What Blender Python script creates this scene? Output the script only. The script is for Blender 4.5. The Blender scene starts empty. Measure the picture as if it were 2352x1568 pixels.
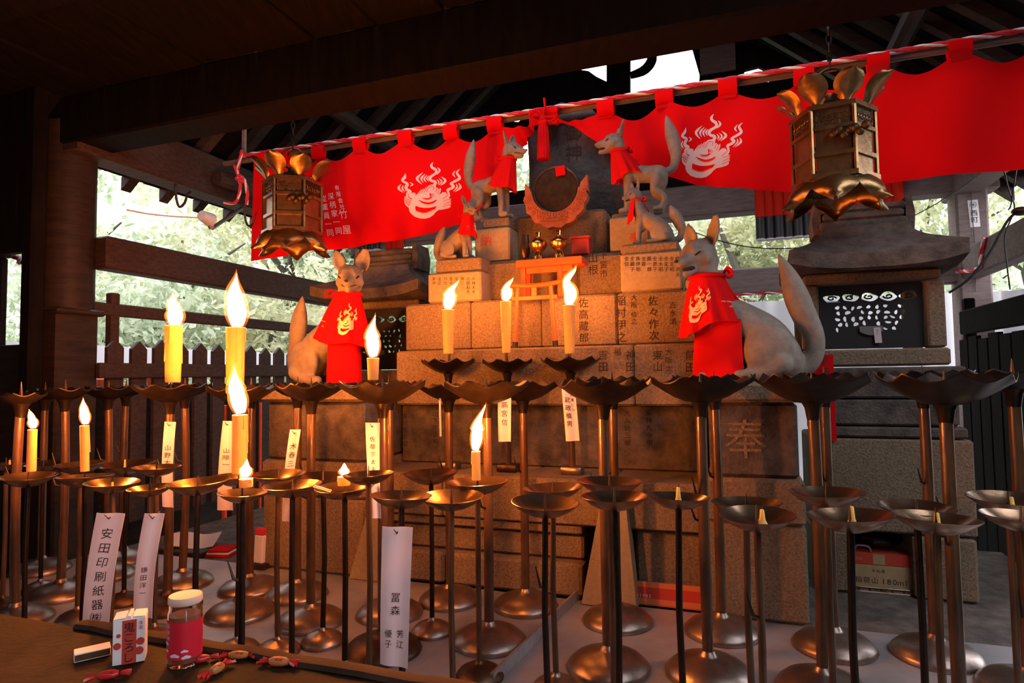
import bpy, bmesh, math, random
import numpy as np
from mathutils import Vector, Matrix, noise
R = random.Random(7)
S = bpy.context.scene
COL = S.collection
pi, sin, cos = math.pi, math.sin, math.cos
V = Vector

# ------------------------------------------------------------------ camera
FPX, CX, CY = 1450.0, 1176.0, 784.0
EYE = V((0, 0, 1.6))
PITCH, ROLL = math.atan(76 / 1450), 0.0137
_F = V((0, cos(PITCH), sin(PITCH))); _U0 = V((0, -sin(PITCH), cos(PITCH))); _R0 = V((1, 0, 0))
_R = cos(ROLL) * _R0 - sin(ROLL) * _U0; _U = sin(ROLL) * _R0 + cos(ROLL) * _U0
cam = bpy.data.cameras.new('camera'); camo = bpy.data.objects.new('camera', cam); COL.objects.link(camo)
cam.sensor_width = 36; cam.lens = 36 * FPX / 2352; cam.clip_start = 0.02; cam.clip_end = 200
camo.matrix_world = Matrix(((_R.x, _U.x, -_F.x, EYE.x), (_R.y, _U.y, -_F.y, EYE.y), (_R.z, _U.z, -_F.z, EYE.z), (0, 0, 0, 1)))
S.camera = camo

# ------------------------------------------------------------------ light and exposure
world = bpy.data.worlds.new('overcast'); S.world = world; world.use_nodes = True
bg = world.node_tree.nodes['Background']; bg.inputs[0].default_value = (0.92, 0.91, 1.0, 1); bg.inputs[1].default_value = 5.0
S.view_settings.view_transform = 'Standard'; S.view_settings.look = 'None'
S.view_settings.gamma = 1; S.view_settings.use_curve_mapping = False
S.view_settings.exposure = 0.0
FLAME_POWER = 470.0          # radiance of a candle flame
S.cycles.max_bounces = 8; S.cycles.transparent_max_bounces = 16
S.cycles.sample_clamp_indirect = 4.0

# ------------------------------------------------------------------ placing
def ray(px, py):
    return _F + (px - CX) / FPX * _R - (py - CY) / FPX * _U
def P(px, py, Y):
    d = ray(px, py); return EYE + d * (Y / d.y)
def Pz(px, py, z):
    d = ray(px, py); return EYE + d * ((z - EYE.z) / d.z)
PSI = math.radians(19.5)
UD = V((cos(PSI), -sin(PSI), 0)); VD = V((sin(PSI), cos(PSI), 0)); ZD = V((0, 0, 1))
O = V((0, 2.66, 0))
TRAY = 0.70
def A(u, v, z): return O + UD * u + VD * v + ZD * z          # shrine axes: along the altar, into depth, up
def Q(px, py, v):                                            # point of the plane at depth v behind the altar front
    d = ray(px, py); t = ((O + VD * v) - EYE).dot(VD) / d.dot(VD); p = EYE + d * t
    return V(((p - O).dot(UD), v, p.z))
def QU(px, py, u):                                           # point of a plane running into depth at u
    d = ray(px, py); t = ((O + UD * u) - EYE).dot(UD) / d.dot(UD); p = EYE + d * t
    return V((u, (p - O).dot(VD), p.z))
RA = Matrix((UD, VD, ZD)).transposed()                       # shrine axes -> world

# ------------------------------------------------------------------ materials
def sl(c):
    return tuple(((x / 255) / 12.92 if x <= 10 else ((x / 255 + .055) / 1.055) ** 2.4) for x in c)
def mat(name, col, rough=.6, metal=0., col2=None, scale=20., bump=0., bscale=None, stretch=None, spec=.5, trans=0., sss=0., detail=4, mid=(.35, .65), coat=0.):
    m = bpy.data.materials.new(name); m.use_nodes = True; nt = m.node_tree; n = nt.nodes; L = nt.links
    b = n['Principled BSDF']; b.inputs['Base Color'].default_value = (*col, 1); b.inputs['Roughness'].default_value = rough
    b.inputs['Metallic'].default_value = metal; b.inputs['Specular IOR Level'].default_value = spec
    if coat: b.inputs['Coat Weight'].default_value = coat
    tc = n.new('ShaderNodeTexCoord'); mp = n.new('ShaderNodeMapping'); L.new(tc.outputs['Object'], mp.inputs[0])
    if stretch: mp.inputs['Scale'].default_value = stretch
    if col2:
        t = n.new('ShaderNodeTexNoise'); t.inputs['Scale'].default_value = scale; t.inputs['Detail'].default_value = detail; t.inputs['Roughness'].default_value = .65
        L.new(mp.outputs[0], t.inputs['Vector'])
        r = n.new('ShaderNodeValToRGB'); r.color_ramp.elements[0].position = mid[0]; r.color_ramp.elements[1].position = mid[1]
        r.color_ramp.elements[0].color = (*col, 1); r.color_ramp.elements[1].color = (*col2, 1)
        L.new(t.outputs['Fac'], r.inputs[0]); L.new(r.outputs[0], b.inputs['Base Color'])
    if bump:
        t2 = n.new('ShaderNodeTexNoise'); t2.inputs['Scale'].default_value = bscale or scale * 2; t2.inputs['Detail'].default_value = 5
        L.new(mp.outputs[0], t2.inputs['Vector']); bp = n.new('ShaderNodeBump'); bp.inputs['Strength'].default_value = bump; bp.inputs['Distance'].default_value = .02
        L.new(t2.outputs['Fac'], bp.inputs['Height']); L.new(bp.outputs[0], b.inputs['Normal'])
    if sss:
        b.inputs['Subsurface Weight'].default_value = sss; b.inputs['Subsurface Radius'].default_value = (.02, .012, .004); b.inputs['Subsurface Scale'].default_value = 1.0
    if trans:
        tr = n.new('ShaderNodeBsdfTranslucent'); mx = n.new('ShaderNodeMixShader'); mx.inputs[0].default_value = trans
        if col2: L.new(r.outputs[0], tr.inputs[0])
        else: tr.inputs[0].default_value = (*col, 1)
        L.new(b.outputs[0], mx.inputs[1]); L.new(tr.outputs[0], mx.inputs[2]); L.new(mx.outputs[0], n['Material Output'].inputs[0])
    return m
M = {}
M['stone'] = mat('granite', (0.135, 0.099, 0.064), .85, col2=(0.265, 0.199, 0.132), scale=120, bump=.35, bscale=120, mid=(.34, .66), spec=0.25)
M['stone_dark'] = mat('weathered_granite', (0.06, 0.051, 0.045), .85, col2=(0.138, 0.114, 0.096), scale=14, bump=.4, bscale=90, spec=0.25)
M['stone_pale'] = mat('pale_granite', (0.27, 0.218, 0.14), .8, col2=(0.33, 0.27, 0.18), scale=60, bump=.2, bscale=150, spec=0.25)
M['stele'] = mat('slate_stone', (.02, .017, .017), .7, col2=(.05, .042, .04), scale=9, bump=.6, bscale=25)
M['fox'] = mat('fox_stone', (0.198, 0.162, 0.132), .62, col2=(0.264, 0.222, 0.18), scale=26, bump=.06, bscale=90, spec=0.35)
M['engrave'] = mat('engraved_ink', (.022, .012, .007), .9)
M['redink'] = mat('red_ink', (.45, .03, .02), .8)
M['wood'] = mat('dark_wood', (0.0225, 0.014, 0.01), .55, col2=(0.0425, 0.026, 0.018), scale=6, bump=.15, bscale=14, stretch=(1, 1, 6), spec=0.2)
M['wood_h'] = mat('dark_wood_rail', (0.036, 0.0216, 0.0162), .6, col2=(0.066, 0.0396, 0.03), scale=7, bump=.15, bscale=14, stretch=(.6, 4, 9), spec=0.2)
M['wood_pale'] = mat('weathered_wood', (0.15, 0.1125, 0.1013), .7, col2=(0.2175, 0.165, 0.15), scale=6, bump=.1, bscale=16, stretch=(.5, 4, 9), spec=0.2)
M['grey_wood'] = mat('pale_grey_wood', (.42, .40, .40), .7, col2=(.52, .50, .50), scale=6, bump=.1, bscale=16, stretch=(.5, 4, 9), spec=.2)
M['ceil'] = mat('near_black_wood', (0.0042, 0.00315, 0.0028), .75, col2=(0.0084, 0.0056, 0.0042), scale=5, bump=.1, bscale=10, stretch=(6, 1, 1), spec=0.08)  # near-black wood shared by the ceiling, beams and side walls
M['counter'] = mat('waxed_counter', (0.01247, 0.007486, 0.003742), .68, col2=(0.02495, 0.01455, 0.007068), scale=9, bump=.12, bscale=60, spec=0.1)
M['lip'] = mat('counter_edge', (.022, .011, .007), .7, col2=(.045, .022, .013), scale=12, spec=.12)
M['bronze'] = mat('old_bronze', (0.068, 0.04, 0.0256), .42, .85, col2=(0.12, 0.072, 0.044), scale=18, bump=.08, bscale=60)
M['iron'] = mat('waxy_iron', (0.021, 0.01428, 0.01092), .38, .75, col2=(0.042, 0.0273, 0.0189), scale=14, bump=.06, bscale=50)
M['dish'] = mat('waxed_dish', (.22, .14, .085), .24, .95, col2=(.34, .23, .15), scale=9, bump=.04, bscale=30)
M['pole'] = mat('bamboo_pole', (0.056, 0.028, 0.0136), .34, .25, col2=(0.136, 0.068, 0.028), scale=14, bump=.12, bscale=30, stretch=(1, 1, .35), coat=.3)
M['tray'] = mat('tray_metal', (.30, .29, .30), .38, .35, col2=(.42, .41, .42), scale=5, bump=.06, bscale=18)
M['dome'] = mat('worn_iron_dome', (.26, .20, .17), .36, .95, col2=(.38, .31, .27), scale=16, bump=.05, bscale=50)
M['zinc'] = mat('zinc_strip', (.32, .32, .33), .45, .6, col2=(.42, .42, .43), scale=30)
M['brass'] = mat('brass', (.62, .40, .12), .22, 1., col2=(.72, .48, .17), scale=10)
M['gilt'] = mat('lantern_bronze', (.20, .115, .045), .36, .9, col2=(.34, .20, .085), scale=14, bump=.1, bscale=50)
M['gilt_dark'] = mat('lantern_bronze_dark', (.06, .038, .02), .5, .8, col2=(.12, .075, .035), scale=30, bump=.4, bscale=60)
M['red'] = mat('red_cotton', (.97, .004, .006), .9, trans=.4, bump=.05, bscale=400, spec=.1)
M['bib'] = mat('red_bib_cotton', (.68, .006, .008), .9, trans=.15, bump=.05, bscale=300, spec=.1)
M['print'] = mat('white_print', (.84, .80, .80), .9, trans=.3, spec=.1)
M['bibprint'] = mat('cream_print', (.80, .62, .35), .9, spec=.1)
M['redprint'] = mat('red_ground', (.97, .004, .006), .9, trans=.4, spec=.1)
M['vermilion'] = mat('vermilion', (.80, .11, .02), .5, col2=(.70, .085, .015), scale=12)
M['vermilion_dark'] = mat('carved_vermilion', (.30, .075, .025), .6, col2=(.42, .12, .045), scale=30)
M['vermilion_cloth'] = mat('vermilion_cotton', (.72, .03, .012), .9, trans=.3, spec=.1)
M['black'] = mat('black_lacquer', (.012, .01, .01), .5)
M['white'] = mat('white_paint', (.78, .77, .76), .6)
M['cloth'] = mat('white_curtain', (.80, .80, .82), .9, trans=.3, spec=.1)
M['paper'] = mat('washi_paper', (.82, .74, .76), .9, trans=.25, spec=.1)
M['ink'] = mat('black_ink', (.012, .012, .014), .8)
M['wax'] = mat('candle_wax', (.93, .62, .17), .5, trans=.35, col2=(.95, .68, .22), scale=20, spec=.3, sss=.6)
M['rope_red'] = mat('rope_red', (.62, .03, .05), .9)
M['rope_white'] = mat('rope_white', (.80, .70, .68), .9)
M['ground'] = mat('ground_gravel', (.10, .09, .085), .9, col2=(.17, .155, .145), scale=8, bump=.3, bscale=30)
M['hill'] = mat('grassy_hill', (.24, .30, .18), .95, col2=(.50, .56, .38), scale=1.5, bump=.4, bscale=6)
M['leaf'] = mat('leaves', (.30, .38, .23), .7, col2=(.78, .84, .66), scale=2.2, trans=.45, spec=.3)
M['leaf2'] = mat('pale_leaves', (.38, .42, .24), .7, col2=(.86, .84, .60), scale=2.4, trans=.45, spec=.3)
M['bark'] = mat('bark', (.10, .085, .07), .9, bump=.4, bscale=30)
M['steel'] = mat('steel', (.28, .27, .28), .4, .8)
M['wire'] = mat('black_cable', (.02, .02, .022), .5)
M['cardboard'] = mat('cardboard', (.36, .24, .12), .85, col2=(.42, .29, .15), scale=30)
M['box_red'] = mat('red_print_card', (.50, .045, .025), .7)
M['box_orange'] = mat('orange_print_card', (.62, .17, .06), .7)
M['plastic'] = mat('black_plastic', (.015, .015, .017), .25)
M['carton'] = mat('white_carton', (.80, .76, .74), .5)
M['glass_label'] = mat('red_label', (.62, .012, .03), .45)
M['lid'] = mat('plastic_lid', (.78, .60, .48), .4, trans=.2)
M['amber'] = mat('amber_sweet', (.62, .27, .09), .3, trans=.35)
M['cello'] = mat('red_cellophane', (.60, .03, .025), .25, trans=.25)
M['wick'] = mat('wick', (.02, .015, .012), .9)
def glass(name, col):
    m = bpy.data.materials.new(name); m.use_nodes = True; b = m.node_tree.nodes['Principled BSDF']
    b.inputs['Base Color'].default_value = (*col, 1); b.inputs['Roughness'].default_value = .05; b.inputs['Transmission Weight'].default_value = 1.; b.inputs['IOR'].default_value = 1.4
    return m
M['sake'] = mat('pale_sake', (.60, .26, .15), .2, trans=.5)
M['glass'] = glass('clear_glass', (.95, .95, .93))
def flame_mat(name, stops, power):
    m = bpy.data.materials.new(name); m.use_nodes = True; nt = m.node_tree; n = nt.nodes; L = nt.links
    n.remove(n['Principled BSDF']); e = n.new('ShaderNodeEmission'); at = n.new('ShaderNodeAttribute'); at.attribute_name = 'h'
    r = n.new('ShaderNodeValToRGB'); L.new(at.outputs['Fac'], r.inputs[0]); L.new(r.outputs[0], e.inputs[0]); e.inputs[1].default_value = power
    el = r.color_ramp.elements; el[0].position = stops[0][0]; el[0].color = (*stops[0][1], 1); el[1].position = stops[-1][0]; el[1].color = (*stops[-1][1], 1)
    for p, c in stops[1:-1]:
        x = el.new(p); x.color = (*c, 1)
    L.new(e.outputs[0], n['Material Output'].inputs[0]); return m, n, L, e
M['flame'] = flame_mat('flame', [(0, (.25, .08, .09)), (.12, (.7, .2, .035)), (.35, (1, .25, .030)), (.8, (.85, .20, .018)), (1, (.22, .04, .003))], FLAME_POWER)[0]
M['flame_bright'] = flame_mat('bright_flame', [(0, (.25, .08, .09)), (.12, (.7, .2, .035)), (.35, (1, .25, .030)), (.8, (.85, .20, .018)), (1, (.22, .04, .003))], FLAME_POWER * 1.9)[0]
M['flame_calm'] = flame_mat('calm_flame', [(0, (.25, .08, .09)), (.12, (.7, .2, .035)), (.35, (1, .25, .030)), (.8, (.85, .20, .018)), (1, (.22, .04, .003))], FLAME_POWER * .36)[0]
def mantle():
    m, n, L, e = flame_mat('flame_mantle', [(0, (.25, .03, .0)), (.4, (1, .24, .02)), (1, (.5, .07, .002))], .9)
    t = n.new('ShaderNodeBsdfTransparent'); a = n.new('ShaderNodeAddShader')
    L.new(t.outputs[0], a.inputs[0]); L.new(e.outputs[0], a.inputs[1]); L.new(a.outputs[0], n['Material Output'].inputs[0]); return m
M['mantle'] = mantle()

# ------------------------------------------------------------------ mesh building
class MB:
    def __init__(s): s.v = []; s.f = []; s.m = []
    def add(s, vs, fs, mi=0):
        o = len(s.v); s.v += [tuple(p) for p in vs]; s.f += [tuple(i + o for i in f) for f in fs]; s.m += [mi] * len(fs); return s
    def hexa(s, p, mi=0):       # p: 4 bottom ccw, 4 top
        return s.add(p, [(3, 2, 1, 0), (4, 5, 6, 7), (0, 1, 5, 4), (1, 2, 6, 5), (2, 3, 7, 6), (3, 0, 4, 7)], mi)
    def box(s, c, d, rot=None, mi=0, ch=0):
        x, y, z = d[0] / 2, d[1] / 2, d[2] / 2
        if ch:
            pr = [(-x + ch, -y), (x - ch, -y), (x, -y + ch), (x, y - ch), (x - ch, y), (-x + ch, y), (-x, y - ch), (-x, -y + ch)]
            pr2 = [(a * (1 - ch / x), b * (1 - ch / y)) for a, b in pr]
            vs = [(a, b, -z) for a, b in pr2] + [(a, b, -z + ch) for a, b in pr] + [(a, b, z - ch) for a, b in pr] + [(a, b, z) for a, b in pr2]
            fs = [tuple(range(7, -1, -1)), tuple(range(24, 32))]
            for k in range(3): fs += [(k * 8 + i, k * 8 + (i + 1) % 8, k * 8 + 8 + (i + 1) % 8, k * 8 + 8 + i) for i in range(8)]
            vs = [V(q) for q in vs]
            if rot is not None: vs = [rot @ q for q in vs]
            return s.add([V(c) + q for q in vs], fs, mi)
        q = [V((-x, -y, -z)), V((x, -y, -z)), V((x, y, -z)), V((-x, y, -z)), V((-x, -y, z)), V((x, -y, z)), V((x, y, z)), V((-x, y, z))]
        if rot is not None: q = [rot @ w for w in q]
        return s.hexa([V(c) + w for w in q], mi)
    def tube(s, path, r, n=8, mi=0, cap=True, flat=1.0, up=None):
        path = [V(p) for p in path]; k = len(path)
        rs = r if isinstance(r, (list, tuple)) else [r] * k
        t0 = (path[1] - path[0]).normalized()
        ref = V(up) if up else (V((0, 0, 1)) if abs(t0.z) < .9 else V((1, 0, 0)))
        a = t0.cross(ref).normalized(); vs = []
        for i in range(k):
            t = (path[min(i + 1, k - 1)] - path[max(i - 1, 0)]).normalized()
            a = (a - t * a.dot(t)).normalized(); b = t.cross(a)
            for j in range(n):
                w = 2 * pi * j / n; vs.append(path[i] + (a * cos(w) + b * sin(w) * flat) * rs[i])
        fs = [(i * n + j, i * n + (j + 1) % n, (i + 1) * n + (j + 1) % n, (i + 1) * n + j) for i in range(k - 1) for j in range(n)]
        if cap: fs += [tuple(range(n - 1, -1, -1)), tuple((k - 1) * n + j for j in range(n))]
        return s.add(vs, fs, mi)
    def lathe(s, prof, n=20, c=(0, 0, 0), mi=0, f=None, cap=True):   # prof: (r, z); f(angle, r, z, i) -> (r, z)
        vs = []; c = V(c)
        for i, (r, z) in enumerate(prof):
            for j in range(n):
                w = 2 * pi * j / n; rr, zz = (r, z) if f is None else f(w, r, z, i)
                vs.append(c + V((rr * cos(w), rr * sin(w), zz)))
        k = len(prof)
        fs = [(i * n + j, i * n + (j + 1) % n, (i + 1) * n + (j + 1) % n, (i + 1) * n + j) for i in range(k - 1) for j in range(n)]
        if cap: fs += [tuple(range(n - 1, -1, -1)), tuple((k - 1) * n + j for j in range(n))]
        return s.add(vs, fs, mi)
    def ell(s, c, r, nu=14, nv=9, rot=None, mi=0):
        vs = []; c = V(c)
        for i in range(nv + 1):
            a = -pi / 2 + pi * i / nv; a = max(min(a, pi / 2 - .02), -pi / 2 + .02)
            for j in range(nu):
                w = 2 * pi * j / nu; q = V((r[0] * cos(a) * cos(w), r[1] * cos(a) * sin(w), r[2] * sin(a)))
                vs.append(c + (rot @ q if rot is not None else q))
        fs = [(i * nu + j, i * nu + (j + 1) % nu, (i + 1) * nu + (j + 1) % nu, (i + 1) * nu + j) for i in range(nv) for j in range(nu)]
        fs += [tuple(range(nu - 1, -1, -1)), tuple(nv * nu + j for j in range(nu))]
        return s.add(vs, fs, mi)
    def grid(s, fn, nu, nv, mi=0, thick=None):   # fn(a, b) -> point, a, b in 0..1
        vs = [V(fn(i / nu, j / nv)) for j in range(nv + 1) for i in range(nu + 1)]; w = nu + 1
        fs = [(j * w + i, j * w + i + 1, (j + 1) * w + i + 1, (j + 1) * w + i) for j in range(nv) for i in range(nu)]
        if thick is None: return s.add(vs, fs, mi)
        nn = len(vs); nrm = []
        for j in range(nv + 1):
            for i in range(nu + 1):
                p = vs[j * w + min(i + 1, nu)] - vs[j * w + max(i - 1, 0)]; q = vs[min(j + 1, nv) * w + i] - vs[max(j - 1, 0) * w + i]
                c = p.cross(q); nrm.append(c.normalized() if c.length > 1e-12 else V((0, 0, 1)))
        vs2 = [a - b * thick for a, b in zip(vs, nrm)]
        ring = [i for i in range(w)] + [j * w + nu for j in range(1, nv + 1)] + [nv * w + i for i in range(nu - 1, -1, -1)] + [j * w for j in range(nv - 1, 0, -1)]
        fs2 = fs + [tuple(nn + i for i in reversed(f)) for f in fs]
        fs2 += [(ring[(k + 1) % len(ring)], ring[k], nn + ring[k], nn + ring[(k + 1) % len(ring)]) for k in range(len(ring))]
        return s.add(vs + vs2, fs2, mi)
    def prism(s, poly, fn, d0, d1, mi=0):        # poly (x, y); fn(x, y, d) -> point
        n = len(poly); vs = [fn(x, y, d0) for x, y in poly] + [fn(x, y, d1) for x, y in poly]
        return s.add(vs, [tuple(range(n - 1, -1, -1)), tuple(range(n, 2 * n))] + [(i, (i + 1) % n, n + (i + 1) % n, n + i) for i in range(n)], mi)
    def mapv(s, fn):
        s.v = [tuple(fn(*p)) for p in s.v]; return s

WM = {}     # object -> its matrix
def setmat(o, m): o.matrix_world = m; WM[o.name] = m
def build(name, mb, mats, parent=None, world=True, smooth=35, attr=None):
    me = bpy.data.meshes.new(name); vs = mb.v
    if parent is not None and world:
        inv = WM[parent.name].inverted(); vs = [tuple(inv @ V(p)) for p in vs]
    org = None
    if parent is None:
        a = np.array(vs); org = V(((a[:, 0].min() + a[:, 0].max()) / 2, (a[:, 1].min() + a[:, 1].max()) / 2, a[:, 2].min())); vs = [tuple(V(p) - org) for p in vs]
    me.from_pydata(vs, [], mb.f)
    for m in (mats if isinstance(mats, (list, tuple)) else [mats]): me.materials.append(M[m] if isinstance(m, str) else m)
    if any(mb.m): me.polygons.foreach_set('material_index', mb.m)
    if smooth:
        me.polygons.foreach_set('use_smooth', [True] * len(mb.f)); me.set_sharp_from_angle(angle=math.radians(smooth))
    if attr:
        at = me.attributes.new('h', 'FLOAT', 'POINT'); at.data.foreach_set('value', attr)
    me.update()
    o = bpy.data.objects.new(name, me); COL.objects.link(o)
    if parent is not None:
        o.parent = parent; WM[o.name] = WM[parent.name].copy()
    else:
        o.location = org; WM[o.name] = Matrix.Translation(org)
    return o
def tag(o, label=None, cat=None, group=None, kind=None):
    if label: o['label'] = label
    if cat: o['category'] = cat
    if group: o['group'] = group
    if kind: o['kind'] = kind
    return o
def thing(name, loc, label, cat, group=None, kind=None, rotz=0.):
    o = bpy.data.objects.new(name, None); COL.objects.link(o); o.empty_display_size = .05
    o.location = loc; o.rotation_euler = (0, 0, rotz)
    WM[o.name] = Matrix.Translation(V(loc)) @ Matrix.Rotation(rotz, 4, 'Z')
    return tag(o, label, cat, group, kind)
def struct(name, mb, m, **k): return tag(build(name, mb, m, **k), kind='structure')
def shroot(name, loc=(0, 0, 0)):
    o = thing(name, loc, None, None, kind='structure'); return o

# ------------------------------------------------------------------ glyphs: every character once
TEXT_ALL = '㈱際本社八和永清恵定昭久夫平木敏東ビル野藤宗有限会社竹屋深柄家一同従業員奉納西町東山根下宮佐々高藏稲村伊之助大阪信作次郎吉神前植藤真木水春夫金全仝小田川宗平安印刷紙器株鎌洋冨森芳江優子武政槙男野鬼ころし招福荷山180ml01903純米酒清00枚入商店御神酒納入札所林中市民大入正和昭敏太三()九二'
GL = {}
def make_glyphs():
    tmp = []
    for ch in sorted(set(TEXT_ALL)):
        c = bpy.data.curves.new('g', 'FONT'); c.body = ch; c.resolution_u = 2; o = bpy.data.objects.new('g', c); COL.objects.link(o); tmp.append((ch, o, c))
    dg = bpy.context.evaluated_depsgraph_get()
    for ch, o, c in tmp:
        me = bpy.data.meshes.new_from_object(o.evaluated_get(dg)); GL[ch] = ([(v.co.x, v.co.y - .38) for v in me.vertices], [tuple(p.vertices) for p in me.polygons]); bpy.data.meshes.remove(me)
    for ch, o, c in tmp: bpy.data.objects.remove(o); bpy.data.curves.remove(c)
make_glyphs()
def text(mb, s, fn, x, y, size, vertical=True, step=1.12, mi=0, jit=0.):
    """characters of s; fn(x, y) -> point; (x, y) centre of the first character"""
    for ch in s:
        if ch in GL:
            vs, fs = GL[ch]; cx = (min(p[0] for p in vs) + max(p[0] for p in vs)) / 2
            a = R.uniform(-jit, jit); ca, sa = cos(a), sin(a)
            mb.add([fn(x + size * ((p[0] - cx) * ca - p[1] * sa), y + size * ((p[0] - cx) * sa + p[1] * ca)) for p in vs], fs, mi)
        if vertical: y -= size * step
        else: x += size * step * (.62 if ord(ch) < 128 else 1)
    return mb

# ------------------------------------------------------------------ the flaming jewel crest, in a 1845 x 1568 drawing
def stroke(pts, closed=False):
    """pts (x, y, w) -> quads along a smooth ribbon"""
    q = []
    n = len(pts)
    for i in range(n - 1):
        p0, p1, p2, p3 = pts[max(i - 1, 0)], pts[i], pts[i + 1], pts[min(i + 2, n - 1)]
        for k in range(5):
            t = k / 5; q.append(tuple(.5 * (2 * b + (c - a) * t + (2 * a - 5 * b + 4 * c - d) * t * t + (3 * b - a - 3 * c + d) * t ** 3) for a, b, c, d in zip(p0, p1, p2, p3)))
    q.append(pts[-1]); vs = []; m = len(q)
    for i in range(m):
        dx = q[min(i + 1, m - 1)][0] - q[max(i - 1, 0)][0]; dy = q[min(i + 1, m - 1)][1] - q[max(i - 1, 0)][1]; l = math.hypot(dx, dy) or 1; w = max(q[i][2], .001) / 2
        vs += [(q[i][0] - dy / l * w, q[i][1] + dx / l * w), (q[i][0] + dy / l * w, q[i][1] - dx / l * w)]
    return vs, [(2 * i, 2 * i + 1, 2 * i + 3, 2 * i + 2) for i in range(m - 1)]
def cres(a, b, c, w): return stroke([(a[0], a[1], 4), (b[0], b[1], w), (c[0], c[1], 4)])
CREST_W = []; CREST_R = []
_body = [(345, 1000), (338, 1100), (360, 1170), (415, 1225), (420, 1300), (450, 1360), (520, 1425), (640, 1468), (760, 1475), (860, 1450), (950, 1390), (1020, 1310), (1080, 1270), (1180, 1255), (1290, 1225), (1345, 1190), (1340, 1150), (1372, 1120), (1350, 1090), (1375, 1045), (1345, 1035), (1380, 995), (1330, 985), (1300, 960), (1310, 900), (1270, 845), (1200, 842), (1140, 890), (1165, 770), (1150, 735), (1115, 770), (1085, 720), (1050, 740), (1050, 660), (960, 650), (890, 670), (840, 720), (830, 700), (775, 770), (770, 735), (715, 790), (710, 760), (650, 840), (600, 910), (585, 868), (540, 855), (480, 870), (440, 920), (438, 980), (480, 1010), (400, 965), (370, 950)]
CREST_W.append((_body, None))
for pts in ([(1020, 110, 4), (975, 180, 50), (985, 240, 60), (1060, 290, 65), (1080, 350, 60), (1040, 400, 55), (960, 450, 60), (920, 510, 65), (950, 560, 60), (1020, 580, 70), (1045, 620, 65), (1000, 680, 60)],
            [(430, 420, 4), (410, 510, 55), (355, 600, 50), (440, 660, 60), (410, 740, 60), (420, 800, 70), (480, 830, 60), (420, 900, 55), (420, 980, 45)],
            [(1640, 290, 4), (1560, 380, 50), (1610, 500, 60), (1500, 580, 55), (1400, 640, 50), (1450, 690, 70), (1420, 740, 60), (1320, 790, 60), (1330, 850, 50), (1325, 930, 60), (1270, 990, 50)]):
    CREST_W.append(stroke(pts))
for c in (((1110, 240), (1160, 320), (1080, 420), 50), ((780, 365), (645, 520), (740, 655), 55), ((825, 395), (732, 510), (770, 615), 45), ((860, 420), (795, 515), (835, 605), 40), ((905, 430), (855, 510), (890, 580), 36),
          ((1080, 530), (1125, 595), (1095, 650), 36), ((1130, 505), (1195, 590), (1110, 680), 42), ((1185, 465), (1280, 570), (1160, 690), 60), ((490, 620), (542, 665), (485, 720), 34), ((320, 685), (265, 790), (350, 880), 52), ((365, 700), (335, 790), (385, 860), 36),
          ((1530, 330), (1475, 420), (1520, 490), 40), ((1570, 620), (1600, 720), (1470, 835), 50), ((1515, 640), (1530, 720), (1430, 830), 38)):
    CREST_W.append(cres(*c))
CREST_R.append(([(570, 1170), (640, 1200), (750, 1220), (900, 1215), (1050, 1180), (1000, 1250), (900, 1290), (800, 1330), (700, 1335), (600, 1300), (560, 1280), (555, 1210)], None))
for pts in ([(640, 1035, 10), (740, 1085, 38), (850, 1110, 42), (960, 1085, 40), (1050, 1035, 24)], [(720, 985, 6), (790, 998, 26), (860, 1000, 30), (920, 970, 30), (960, 955, 8)], [(900, 865, 20), (915, 900, 30), (905, 950, 12)], [(930, 875, 14), (1020, 905, 6)], [(930, 910, 12), (1005, 935, 6)],
            [(830, 835, 10), (890, 725, 10), (950, 697, 10), (1005, 725, 10), (985, 790, 10)], [(655, 885, 10), (715, 770, 10)], [(715, 860, 10), (780, 740, 10)], [(780, 840, 10), (845, 710, 10)], [(1035, 850, 10), (1090, 730, 10)], [(1080, 890, 10), (1145, 740, 10)], [(1115, 912, 10), (1165, 830, 10)],
            [(345, 985, 10), (480, 1060, 12)], [(350, 1030, 12), (465, 1115, 14)], [(370, 1085, 12), (435, 1165, 14)], [(1200, 1060, 8), (1370, 1000, 12)], [(1200, 1140, 8), (1370, 1055, 12)], [(1175, 1195, 8), (1370, 1125, 12)], [(440, 900, 10), (445, 970, 10), (500, 1010, 22)], [(1285, 870, 8), (1300, 920, 10), (1190, 1010, 10)], [(580, 880, 10), (590, 920, 10)]):
    CREST_R.append(stroke(pts))
def tri_poly(poly):
    from mathutils.geometry import tessellate_polygon
    return [tuple(t) for t in tessellate_polygon([[V((x, y, 0)) for x, y in poly]])]
def fine(vs, fs, lim=70):
    out_v, out_f = [], []; todo = []
    for f in fs:
        for k in range(1, len(f) - 1): todo.append((vs[f[0]], vs[f[k]], vs[f[k + 1]]))
    while todo:
        a, b, c = todo.pop(); e = [math.dist(a, b), math.dist(b, c), math.dist(c, a)]; m = max(e)
        if m < lim: n = len(out_v); out_v += [a, b, c]; out_f.append((n, n + 1, n + 2)); continue
        k = e.index(m); p, q, r = ((a, b, c), (b, c, a), (c, a, b))[k]; h = ((p[0] + q[0]) / 2, (p[1] + q[1]) / 2); todo += [(p, h, r), (h, q, r)]
    return out_v, out_f
CREST_W = [fine(v, f or tri_poly(v)) if f is None else (v, f) for v, f in CREST_W]; CREST_R = [fine(v, f or tri_poly(v)) if f is None else (v, f) for v, f in CREST_R]
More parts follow.
